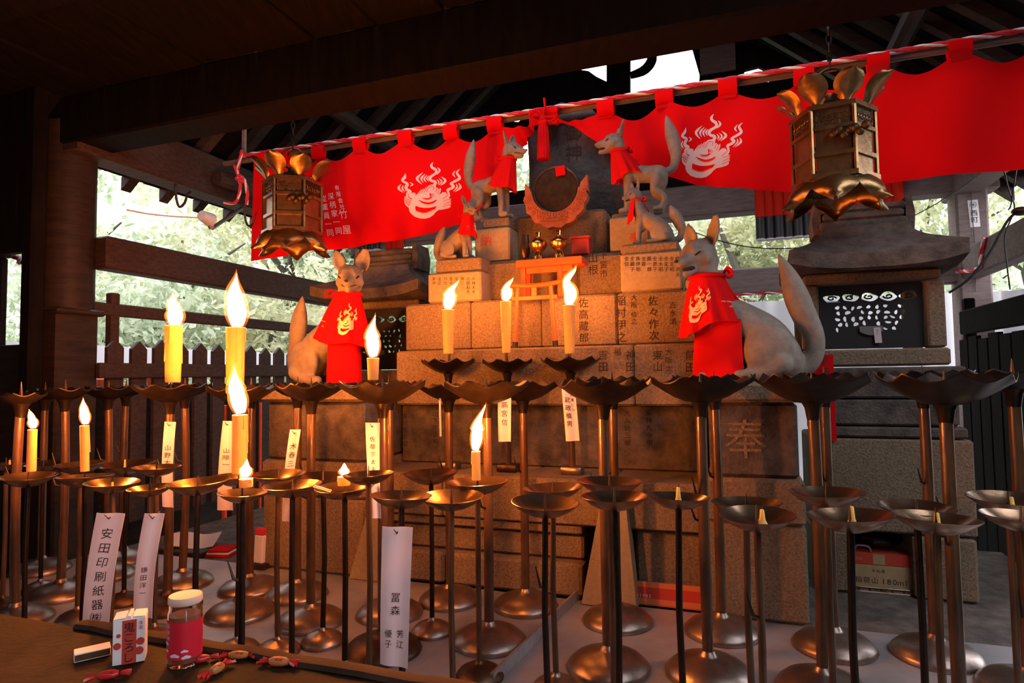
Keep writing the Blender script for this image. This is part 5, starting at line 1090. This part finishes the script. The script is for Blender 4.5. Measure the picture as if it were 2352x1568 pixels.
cpx('s1', 195, 977, 1082, 18, 918, 'slim lit candle in the second low dish with upright flame', (-.03, .1), 8, drips=2, lean=(-.006, 0), calm='bright')
cpx('t5', 550, 952, 1086, 33, 842, 'tall lit candle in the low rear row below the upper flames', (-.16, .15), 9, drips=4)
cpx('s10', 1094, 1036, 1102, 20, 934, 'lit candle with long slanting flame in a low dish near the centre', (.20, .3), 10, drips=1, calm='bright')
cpx('s5', 565, 1099, 1118, 30, 1060, 'white candle stub burning in a low dish below the tall candle', (0, .1), 11, drips=2, calm='bright')
cpx('s7', 790, 1094, 1114, 28, 1068, 'small candle stub burning beside a pair of matches', (0, .1), 12, drips=1, calm='bright')
# wax remnants in dishes
def remnant(key, dx, label, h=.035, seed=1):
    st_, c, r, dep = plates[key]; rr = random.Random(seed); z = c.z - dep * .97; x = c.x + dx * r; t = thing('wax_remnant', (x, c.y, z), label, 'candle stub'); b = MB()
    b.lathe([(.001, 0), (.012, .002), (.010, .008), (.005, h * .5), (.004, h), (.001, h + .002)], 10, (x, c.y, z), f=lambda w, q, zz, i: (q * (1 + .3 * sin(2 * w + i)), zz)); build('wax_lump', b, 'wax', t, smooth=70)
    b = MB(); b.tube([(x, c.y, z + h), (x + .003, c.y, z + h + .010)], [.0015, .001], 5); build('wick', b, 'wick', t); return t
remnant('t3', -.05, 'curled wax remnant on the spike of a left rear dish', .055, 2); remnant('s3', .30, 'heart shaped melted wax lump in the smallest left dish', .02, 3); remnant('s6', -.22, 'pale melted wax lump in a dish beside the burning stub', .012, 4)
remnant('s14', .15, 'spent wax drip on the spike of a dish right of centre', .04, 5); remnant('s15', .05, 'thick wax clump on a spike in the second dish row at the right', .05, 6); remnant('t13', .0, 'square candle end in the upper right rear dish', .018, 7); remnant('s16', .02, 'stubby orange wax on the spike of the big right dish', .04, 8); remnant('t15', .1, 'bent wax stub in the far right rear dish', .035, 9); remnant('s13', .0, 'hooked burnt wax remnant in the dish before the red box', .05, 10); remnant('t0', .2, 'drooping wax stub at the left frame edge dish', .04, 11); remnant('s2', .0, 'sagging brown wax remnant in the third low dish', .03, 12)
st_, c, r, dep = plates['s7']
for k in range(2):
    b = MB(); p0 = V((c.x - r * 1.02, c.y - .02 + .012 * k, c.z + .003 + .002 * k)); b.tube([p0, p0 + V((.055, -.012, -.014))], .0018, 6); tag(build('matchstick', b, 'paper'), ['match lying on the rim of the stub dish, upper of two', 'match lying on the rim of the stub dish, lower of two'][k], 'match')

# ------------------------------------------------------------------ paper slips with brushed names
def slip(label, quad, Y, rows, curl=.012, nail=None):
    """quad: pixel corners tl, tr, br, bl; hangs from a hook"""
    p = [P(x, y, Y) for x, y in quad]; t = thing('paper_slip', p[2].lerp(p[3], .5), label, 'paper slip', 'name slips hung on the candle stands')
    def f(a, q, lift=0):
        w = p[3].lerp(p[2], a).lerp(p[0].lerp(p[1], a), q); return w + V((0, -curl * sin(pi * q) - .004 * sin(2 * pi * a) - lift, 0))
    b = MB(); b.grid(lambda a, q: f(a, q), 6, 14, thick=.0007); build('sheet', b, 'paper', t, smooth=80)
    W = (p[1] - p[0]).length; H = (p[0] - p[3]).length; b = MB()
    for s, x, y, sz in rows: text(b, s, lambda gx, gy: f(gx / W, gy / H, .0018), x * W, (1 - y) * H, sz * W, jit=.12, step=1.28)
    if b.f: build('brushed_name', b, 'ink', t, smooth=0)
    c = f(.5 if not nail else nail, .955); b = MB(); b.tube([c + V((.004, .02, .012)), c + V((0, -.004, 0)), c + V((-.006, -.012, .012))], [.0016, .0016, .0008], 6); build('hook', b, 'iron', t)
    return t
slip('widest front paper slip with seven brushed characters behind the carton', [(222, 1177), (287, 1179), (249, 1449), (188, 1444)], 1.62, [('安田印刷紙器', .52, .17, .38), ('㈱', .5, .885, .36)], .01)
slip('front paper slip half hidden behind the red and white carton', [(332, 1178), (378, 1179), (349, 1420), (306, 1420)], 1.60, [('鎌田洋一', .48, .52, .30)], .014)
slip('long pale paper slip hanging alone at the front near the centre', [(878, 1208), (948, 1211), (936, 1536), (873, 1524)], 1.50, [('冨森', .52, .50, .32), ('芳江', .70, .76, .26), ('優子', .30, .76, .26)], .006)
slip('candlelit paper slip beside the pole under the leftmost thick candle', [(378, 968), (404, 969), (398, 1166), (373, 1163)], 2.43, [('山野太一', .5, .30, .5)])
slip('candlelit paper slip directly behind the tall lower candle', [(512, 966), (536, 967), (535, 1172), (499, 1171)], 2.40, [('山際一人', .55, .33, .5)])
slip('twisted candlelit paper slip under the sixth tall stand', [(666, 986), (691, 986), (667, 1198), (648, 1196)], 2.30, [('木春三男', .55, .18, .6)], .02)
slip('candlelit paper slip under the stand with the short thick candle', [(839, 970), (872, 971), (875, 1191), (853, 1189)], 2.06, [('佐藤宗太夫', .5, .17, .4)])
slip('paper slip hung right of the slanting flame', [(1143, 912), (1174, 914), (1173, 1014), (1145, 1014)], 2.35, [('高宮信', .5, .16, .5)])
slip('paper slip with two columns of writing under a dark scalloped dish', [(1290, 893), (1321, 897), (1331, 1012), (1300, 1013)], 2.30, [('武政槙男', .35, .20, .46), ('林東ビル', .74, .10, .28)], .004)
slip('narrow paper slip seen almost edge on left of the slanting flame', [(1008, 915), (1012, 915), (1014, 1002), (1010, 1002)], 2.44, [], .002)

# ================================================================== SMALL THINGS ON THE COUNTER
def onc(px, py): return Pz(px, py, CT)
# matchbox
c = onc(212, 1508); t = thing('matchbox', c, 'flat white matchbox lying left of the carton on the counter', 'matchbox'); rot = Matrix.Rotation(.62, 3, 'Z')
b = MB(); b.box(c + V((0, 0, .0095)), (.062, .034, .016), rot, ch=.0006); build('sleeve', b, 'carton', t)
for s in (-1, 1): b = MB(); b.box(c + V((0, 0, .0095)) + rot @ V((0, s * .0172, 0)), (.06, .0006, .012), rot); build('striking_strip', b, 'pole', t)
b = MB(); b.box(c + V((0, 0, .0095)) + rot @ V((-.0312, 0, 0)), (.0006, .028, .012), rot); build('drawer_end', b, 'paper', t)
# drink carton
c = onc(299, 1514); t = thing('drink_carton', c, 'small white and red drink carton standing on the counter', 'carton'); rot = Matrix.Rotation(.42, 3, 'Z'); W, D, H = .056, .046, .088
b = MB(); b.box(c + V((0, 0, H / 2 + .0005)), (W, D, H), rot, ch=.0012); build('carton_body', b, 'carton', t)
b = MB()
for s in (-1, 1): b.box(c + rot @ V((s * W * .30, 0, H + .0022)), (W * .38, D * .96, .002), rot @ Matrix.Rotation(s * .06, 3, 'Y'))
b.box(c + rot @ V((0, 0, H + .0035)), (.006, D * .98, .005), rot); build('folded_top', b, 'carton', t)
fr = lambda x, y, l=.0008: c + rot @ V((x, -D / 2 - l, y)); b = MB(); b.add([fr(-.012, .001, .0004), fr(.013, .001, .0004), fr(.013, H - .002, .0004), fr(-.012, H - .002, .0004)], [(0, 1, 2, 3)]); build('red_band', b, 'box_red', t, smooth=0)
b = MB(); text(b, '鬼ころし', lambda x, y: fr(x, y, .0016), .0005, H - .016, .021, step=.92); build('carton_writing', b, 'ink', t, smooth=0)
b = MB(); text(b, '清酒', lambda x, y: fr(x, y, .0012), .020, H - .010, .008); build('red_writing', b, 'box_red', t, smooth=0)
for x, y, r in ((-.020, .038, .007), (.020, .042, .0075), (.018, .024, .008), (-.018, .058, .004)): b = MB(); b.add([fr(x + r * cos(w), y + r * sin(w), .001) for w in np.linspace(0, 2 * pi, 13)[:-1]], [tuple(range(12))]); build('red_motif', b, 'box_red', t, smooth=0)
b = MB(); sd = lambda x, y: c + rot @ V((W / 2 + .0008, x, y))
for k in range(3): text(b, '純米酒清二八入', lambda x, y: sd(x, y), -.012 + k * .012, H - .014, .0062, step=1.5)
build('side_print', b, 'steel', t, smooth=0)
# sake glass with lid
c = onc(424, 1522); t = thing('sake_glass', c, 'lidded glass of sake with a red label on the counter', 'jar'); rg = .0315
b = MB(); b.lathe([(.001, .0005), (rg * .92, .0005), (rg, .004), (rg, .102), (rg * .93, .110), (rg * .93, .118), (rg * .86, .118), (rg * .86, .110), (rg * .93, .102), (rg * .93, .008), (.001, .007)], 36, c, cap=False); build('glass_body', b, 'glass', t, smooth=50)
b = MB(); b.lathe([(.001, .119), (rg * .96, .119), (rg * 1.0, .121), (rg * 1.0, .131), (rg * .95, .134), (rg * .7, .133), (.001, .133)], 36, c, cap=False); build('lid', b, 'lid', t, smooth=50)
b = MB(); a0, a1 = math.radians(165), math.radians(165 + 225); b.grid(lambda q, w: c + V(((rg + .0007) * cos(a0 + (a1 - a0) * q), (rg + .0007) * sin(a0 + (a1 - a0) * q), .018 + .072 * w)), 30, 2); lb_ = build('label', b, 'glass_label', t, smooth=80)
lab_ = lambda x, y, l=.0013: c + V(((rg + l) * cos(-pi / 2 - .3 + x / rg), (rg + l) * sin(-pi / 2 - .3 + x / rg), y))
b = MB(); text(b, '招福林', lambda x, y: lab_(x, y), -.010, .082, .0085, step=1.35)
for cx_, cy_, s in ((.006, .026, 1.0), (.024, .034, .7), (-.016, .048, .8), (-.014, .034, .6), (.027, .022, .9)):
    for dx, dy, r in ((-.005, 0, .0035), (0, .0015, .0045), (.005, 0, .0035)): b.add([lab_(cx_ + s * (dx + r * 1.3 * cos(w)), cy_ + s * (dy + r * .8 * sin(w))) for w in np.linspace(0, 2 * pi, 11)[:-1]], [tuple(range(10))])
build('label_print', b, 'print', lb_, smooth=0)
b = MB(); b.grid(lambda q, w: c + V(((rg + .0007) * cos(a1 + .02 + .5 * q), (rg + .0007) * sin(a1 + .02 + .5 * q), .018 + .072 * w)), 8, 2); build('label_edge', b, 'carton', t, smooth=80)
b = MB(); b.lathe([(.001, .009), (rg * .925, .009), (rg * .925, .097), (.001, .097)], 30, c, cap=False); build('sake', b, 'sake', t, smooth=50)
# wrapped sweets
def sweet(label, px, py, ang, L, w, m='amber'):
    c = onc(px, py) + V((0, 0, w * .48)); rot = Matrix.Rotation(ang, 3, 'Z'); t = thing('wrapped_sweet', (c.x, c.y, CT), label, 'sweet', 'wrapped sweets scattered on the counter')
    b = MB(); b.lathe([(.001, -.5 * L), (w * .30, -.48 * L), (w * .46, -.30 * L), (w * .5, 0), (w * .46, .30 * L), (w * .30, .48 * L), (.001, .5 * L)], 14, f=lambda a, r, z, i: (r * (1 + .08 * sin(3 * a + i)), z)); b.v = [tuple(c + rot @ V((z, x, y * .9))) for x, y, z in b.v]; build('sweet_body', b, m, t, smooth=40)
    for s in (-1, 1):
        b = MB(); b.grid(lambda q, r: c + rot @ V((s * (.46 * L + .42 * w + .0 + (r - .2) * w * .9), (q - .5) * w * (.45 + .9 * r), .004 * sin(q * 15) - .002 * r)), 10, 3, thick=.0006); build('twisted_end', b, 'cello', t, smooth=0)
    b = MB()
    for k in range(3): a = k * 2.1; b.box(c + rot @ V((L * (.22 * (k - 1)), w * .40 * cos(a) * .6 - w * .2, w * .36)), (L * .14, w * .2, .001), rot @ Matrix.Rotation(.4, 3, 'X'))
    build('wrapper_print', b, 'cello', t)
sweet('long amber wrapped sweet lying just right of the glass', 548, 1513, -.06, .040, .017)
sweet('amber wrapped sweet farthest right on the counter', 640, 1530, -.20, .040, .020)
sweet('amber wrapped sweet pointing toward the camera', 498, 1546, 1.25, .030, .020)
sweet('red wrapped sweet leaning at the foot of the glass', 462, 1522, .5, .030, .016, 'cello')
sweet('red wrapped sweet cut by the bottom frame edge', 248, 1560, .35, .036, .018, 'cello')

# ================================================================== BOXES AND LOOSE THINGS NEAR THE ALTAR
def tray_box(label, pts, h, mats):
    """open printed carton: pts floor corners, counterclockwise from the near left"""
    p = [V((q.x, q.y, TRAY + .004)) for q in pts]; t = thing('open_carton', sum(p, V()) / 4, label, 'box'); th = .006; cen = sum(p, V()) / 4
    for i in range(4):
        a, b_ = p[i], p[(i + 1) % 4]; d = (b_ - a).normalized(); n = V((d.y, -d.x, 0)); n = n if n.dot(cen - a) > 0 else -n
        for nm, z0, z1, m in (('wall_band', 0, h * .30, mats[0]), ('wall_band', h * .30, h * .78, mats[1]), ('wall_band', h * .78, h, mats[0])):
            b = MB(); b.hexa([a + ZD * z0, b_ + ZD * z0, b_ + n * th + ZD * z0, a + n * th + ZD * z0, a + ZD * z1, b_ + ZD * z1, b_ + n * th + ZD * z1, a + n * th + ZD * z1]); build(nm, b, m if i != 1 else 'carton', t, smooth=0)
    b = MB(); b.hexa([q + ZD * .0005 for q in p] + [q + ZD * .004 for q in p]); build('box_floor', b, mats[0], t, smooth=0)
    return t, p
f0, f1 = Pz(1447, 1388, TRAY), Pz(1696, 1414, TRAY); dd = (f1 - f0).normalized(); nb = V((-dd.y, dd.x, 0)); dp = .11
tb_, pp = tray_box('shallow red and orange printed carton on the tray before the altar', [f0, f1, f1 + nb * dp, f0 + nb * dp], .088, ('box_orange', 'box_red'))
b = MB(); L = (f1 - f0).length; text(b, '01903', lambda x, y: f0 + dd * x - nb * .0012 + ZD * y, .030, .041, .019, vertical=False, step=1.0); build('box_number', b, 'carton', tb_, smooth=0)
b = MB(); text(b, '00枚入', lambda x, y: f0 + nb * (dp - .008) + dd * x + ZD * y, .17, .060, .034, vertical=False, step=1.0); text(b, '商店', lambda x, y: f0 + nb * (dp - .008) + dd * x + ZD * y, .12, .075, .02, vertical=False, step=1.0); build('box_print', b, 'ink', tb_, smooth=0)
# crate, carton and bag in the recess under the right shrine
rv = SRV + .03; g = qr(1962, 1378, 2092, 1432, rv); t = thing('lattice_crate', A((g[0] + g[1]) / 2, rv, TRAY), 'low brown lattice crate under the sake carton', 'crate'); cz1 = g[3]
for k in range(7): b = MB(); u = g[0] - .02 + (g[1] - g[0] + .04) * k / 6; b.tube([A(u, rv, TRAY + .004), A(u, rv, cz1 - .004)], .004, 6); build('lattice_bar', b, 'pole', t)
for k in range(4): b = MB(); z = TRAY + .006 + (cz1 - TRAY - .012) * k / 3; b.tube([A(g[0] - .024, rv - .004, z), A(g[1] + .024, rv - .004, z)], .004, 6); build('lattice_bar', b, 'pole', t)
b = MB(); abox(b, g[0] - .02, g[1] + .02, rv + .01, rv + .30, TRAY + .002, cz1 - .002); build('crate_body', b, 'wood', t)
g2 = qr(1958, 1272, 2096, 1376, rv); t = thing('sake_carton', A((g2[0] + g2[1]) / 2, rv, cz1), 'printed cardboard sake carton stacked on the lattice crate', 'box')
z0, z1 = cz1 + .002, g2[3]; zs = z0 + (z1 - z0) * .74
b = MB(); abox(b, g2[0], g2[1] + .01, rv, rv + .26, z0, zs, ch=.002); build('carton_body', b, 'cardboard', t); b = MB(); abox(b, g2[0], g2[1] + .01, rv, rv + .26, zs + .0005, z1, ch=.002); build('red_band', b, 'box_red', t)
w = g2[1] - g2[0]
for tx, fx, fz, sz, st_ in (('稲荷山', .10, .55, .125, 1.1), ('180ml', .52, .55, .15, 1.0), ('本社酒', .36, .84, .07, 1.12), ('商店', .40, .2, .11, 1.12)):
    b = MB(); text(b, tx, lambda x, y: A(x, rv - .001, y), g2[0] + w * fx, z0 + (zs - z0) * fz, w * sz, vertical=False, step=st_); build('carton_lettering', b, 'ink', t, smooth=0)
b = MB(); text(b, '純米', lambda x, y: A(x, rv - .001, y), g2[0] + w * .08, (zs + z1) / 2, w * .07, vertical=False); abox(b, g2[0] + w * .36, g2[0] + w * .56, rv - .0015, rv - .0005, zs + .004, z1 - .003); build('band_label', b, 'cardboard', t, smooth=0)
b = MB(); bc = A((g2[0] + g2[1]) / 2, rv + .14, z1 + .038); b.ell(bc, ((g2[1] - g2[0]) * .47, .11, .04), 28, 16, rot=RA); rr2 = [1 + .25 * noise.noise(V(p) * 22) for p in b.v]; b.v = [tuple(bc + (V(p) - bc) * k) for p, k in zip(b.v, rr2)]; b.v = [(x, y, max(z, z1 + .002)) for x, y, z in b.v]
t = thing('plastic_bag', A((g2[0] + g2[1]) / 2, rv + .14, z1), 'crumpled black plastic bag on top of the sake carton', 'bag'); build('bag_film', b, 'plastic', t, smooth=30)
b = MB(); hb = A(g2[0] + w * .2, rv + .01, z1 + .004); b.tube(catm([tuple(hb - UD * .03), tuple(hb - UD * .02 + ZD * .022), tuple(hb + UD * .02 + ZD * .020), tuple(hb + UD * .03)], 5), .005, 6); build('bag_handle', b, 'steel', t)
# sheets and bundle on the floor behind the left stands, printed carton at the altar corner
q = P(427, 1262, 3.35); t = thing('folded_sheet', q, 'pale blue folded sheet on a box behind the left stands', 'sheet'); b = MB(); b.grid(lambda a, w: q + V((-.12 + .26 * a, .10 * w, .012 + .05 * w + .008 * sin(a * 7))), 8, 3, thick=.003); build('sheet_fold', b, 'cloth', t)
b = MB(); b.box(q + V((.01, .05, -.02)), (.30, .2, .05), RA, ch=.004); build('box_below', b, 'wood', t)
q = P(505, 1268, 3.3); t = thing('folded_cloth', q, 'red and white striped folded cloth beside the altar base', 'cloth')
for k in range(4): b = MB(); b.box(q + V((0, .04, -.03 + .013 * k)), (.14 - .01 * k, .12, .011), Matrix.Rotation(-.2 + .05 * k, 3, 'Z'), ch=.003); build('cloth_fold', b, 'bib' if k % 2 else 'rope_white', t)
b = MB(); b.box(q + V((0, .04, -.075)), (.2, .16, .075), RA, ch=.004); build('box_below', b, 'cardboard', t)
q = P(598, 1240, 3.05); t = thing('paper_pack', q, 'white pack with pink top band leaning at the altar corner', 'pack'); b = MB(); b.box(q + V((0, 0, -.04)), (.05, .03, .13), RA @ Matrix.Rotation(.05, 3, 'Y'), ch=.003); build('pack_body', b, 'carton', t); b = MB(); b.box(q + V((.004, 0, .042)), (.05, .03, .03), RA @ Matrix.Rotation(.05, 3, 'Y'), ch=.002); build('pack_band', b, 'rope_red', t); b = MB(); b.box(q + V((.0, .01, -.15)), (.10, .08, .09), RA, ch=.003); build('pack_stand', b, 'wood', t)

# ================================================================== HOOKS, WIRES, LAMP, LABEL
def hook(label, pts, v): t = tag(build('iron_hook', MB().tube(px_path(catm(pts, 5), v), .007, 8), 'bronze', smooth=60), label, 'hook')
ue = UL + .1
def pu(pts): return [A(*QU(x, y, UL + .05)) for x, y in pts]
b = MB(); b.tube(pu(catm([(403, 424), (405, 455), (412, 475), (424, 466), (430, 448), (438, 441)], 5)), .008, 8); tag(build('iron_hook', b, 'bronze', smooth=60), 'long iron hook under the left eave beam, nearer the post', 'hook')
b = MB(); b.tube(px_path(catm([(562, 470), (563, 500), (570, 518), (584, 512), (588, 494), (592, 488)], 5), BV - .02), .007, 8); tag(build('iron_hook', b, 'bronze', smooth=60), 'iron hook hanging at the end of the left banner rope', 'hook')
t = thing('spotlight', pu([(485, 500)])[0], 'small grey spotlight on an arm below the left eave beam', 'lamp')
b = MB(); b.tube(pu([(556, 478), (487, 524)]), .014, 8); build('arm', b, 'steel', t)
b = MB(); b.tube(pu([(487, 524), (478, 504)]), .022, 10); build('joint', b, 'steel', t)
b = MB(); b.tube(pu([(462, 494), (485, 506)]), [.035, .05], 12); build('lamp_head', b, 'white', t, smooth=50)
b = MB(); b.tube(pu(catm([(292, 482), (340, 491), (400, 497), (462, 500)], 4)), .005, 6); tag(build('cable', b, 'white'), 'white cable running along to the small grey spotlight', 'cable')
def cable(label, pts, v, r, m='wire'):
    b = MB(); b.tube(px_path(catm(pts, 6), v), r, 6); return tag(build('cable', b, m, smooth=60), label, 'cable')
cable('thin wire sagging between the right fox and the shrine roof', [(1562, 512), (1600, 535), (1690, 562), (1780, 571), (1880, 566)], 1.2, .003)
cable('thin wire rising from the right shrine ridge to the back post', [(2090, 500), (2150, 468), (2215, 425), (2240, 405)], 1.6, .003)
cable('thick black cable drooping across the right tie beam', [(2352, 478), (2320, 500), (2295, 540), (2270, 585), (2225, 640), (2180, 672)], .9, .006)
cable('thin black wire hanging from the right tie beam to the fence', [(2306, 392), (2318, 440), (2330, 480), (2308, 540), (2312, 600), (2320, 665)], .95, .003)
cable('thin black wire crossing the hanging wire near the frame edge', [(2335, 388), (2328, 430), (2322, 470), (2316, 482)], .93, .003)
cable('thin wire in front of the labelled post', [(2230, 410), (2232, 480), (2240, 580), (2240, 670)], VB - .112, .003)
b = MB(); q = A(*Q(2345, 485, .9)); b.ell(q, (.04, .03, .02), 10, 6); tag(build('cable_clip', b, 'bronze', smooth=60), 'dark clip on the tie beam where the black cables meet', 'clip')
def lv(pts): return [A(*Q(x, y, VB - .102)) for x, y in pts]
t = thing('post_label', lv([(2237, 520)])[0], 'white label with black characters on the right back post', 'label'); lq = lv([(2222, 460), (2246, 458), (2252, 520), (2229, 522)])
b = MB(); b.hexa([p for p in (lq[3], lq[2], lq[2] + VD * .004, lq[3] + VD * .004)] + [p for p in (lq[0], lq[1], lq[1] + VD * .004, lq[0] + VD * .004)]); build('label_plate', b, 'carton', t)
b = MB(); W = (lq[1] - lq[0]).length; H = (lq[0] - lq[3]).length; lf = lambda x, y: lq[3].lerp(lq[2], x / W).lerp(lq[0].lerp(lq[1], x / W), y / H) - VD * .002
text(b, '西町', lf, W * .5, H * .52, W * .75, step=1.05); vs, fs = stroke([(W * .5 + W * .3 * cos(w), H * .82 + W * .3 * sin(w), W * .04) for w in np.linspace(0, 2 * pi, 14)]); b.add([lf(*p) for p in vs], fs); text(b, '東', lf, W * .5, H * .82, W * .34); build('label_print', b, 'ink', t, smooth=0)
rp0 = QU(2262, 560, UR - .08); b = [A(*QU(x, y, UR - .075)) for x, y in ((2262, 545), (2254, 580), (2252, 612), (2236, 622), (2195, 624))]
rope('twisted_rope', b, .013, 'red and white rope tied round the right tie beam')
rope('twisted_rope', [A(Q(x, y, VB - .07)[0], VB - .07, 2.215) for x, y in ((1690, 668), (1740, 664), (1800, 660))] , .010, 'red and white rope along the back tie beam behind the right fox')
rope('twisted_rope', px_path([(-20, 578), (15, 583), (45, 592), (46, 606)], .04), .016, 'red and white rope draped on the dark board at the left edge')
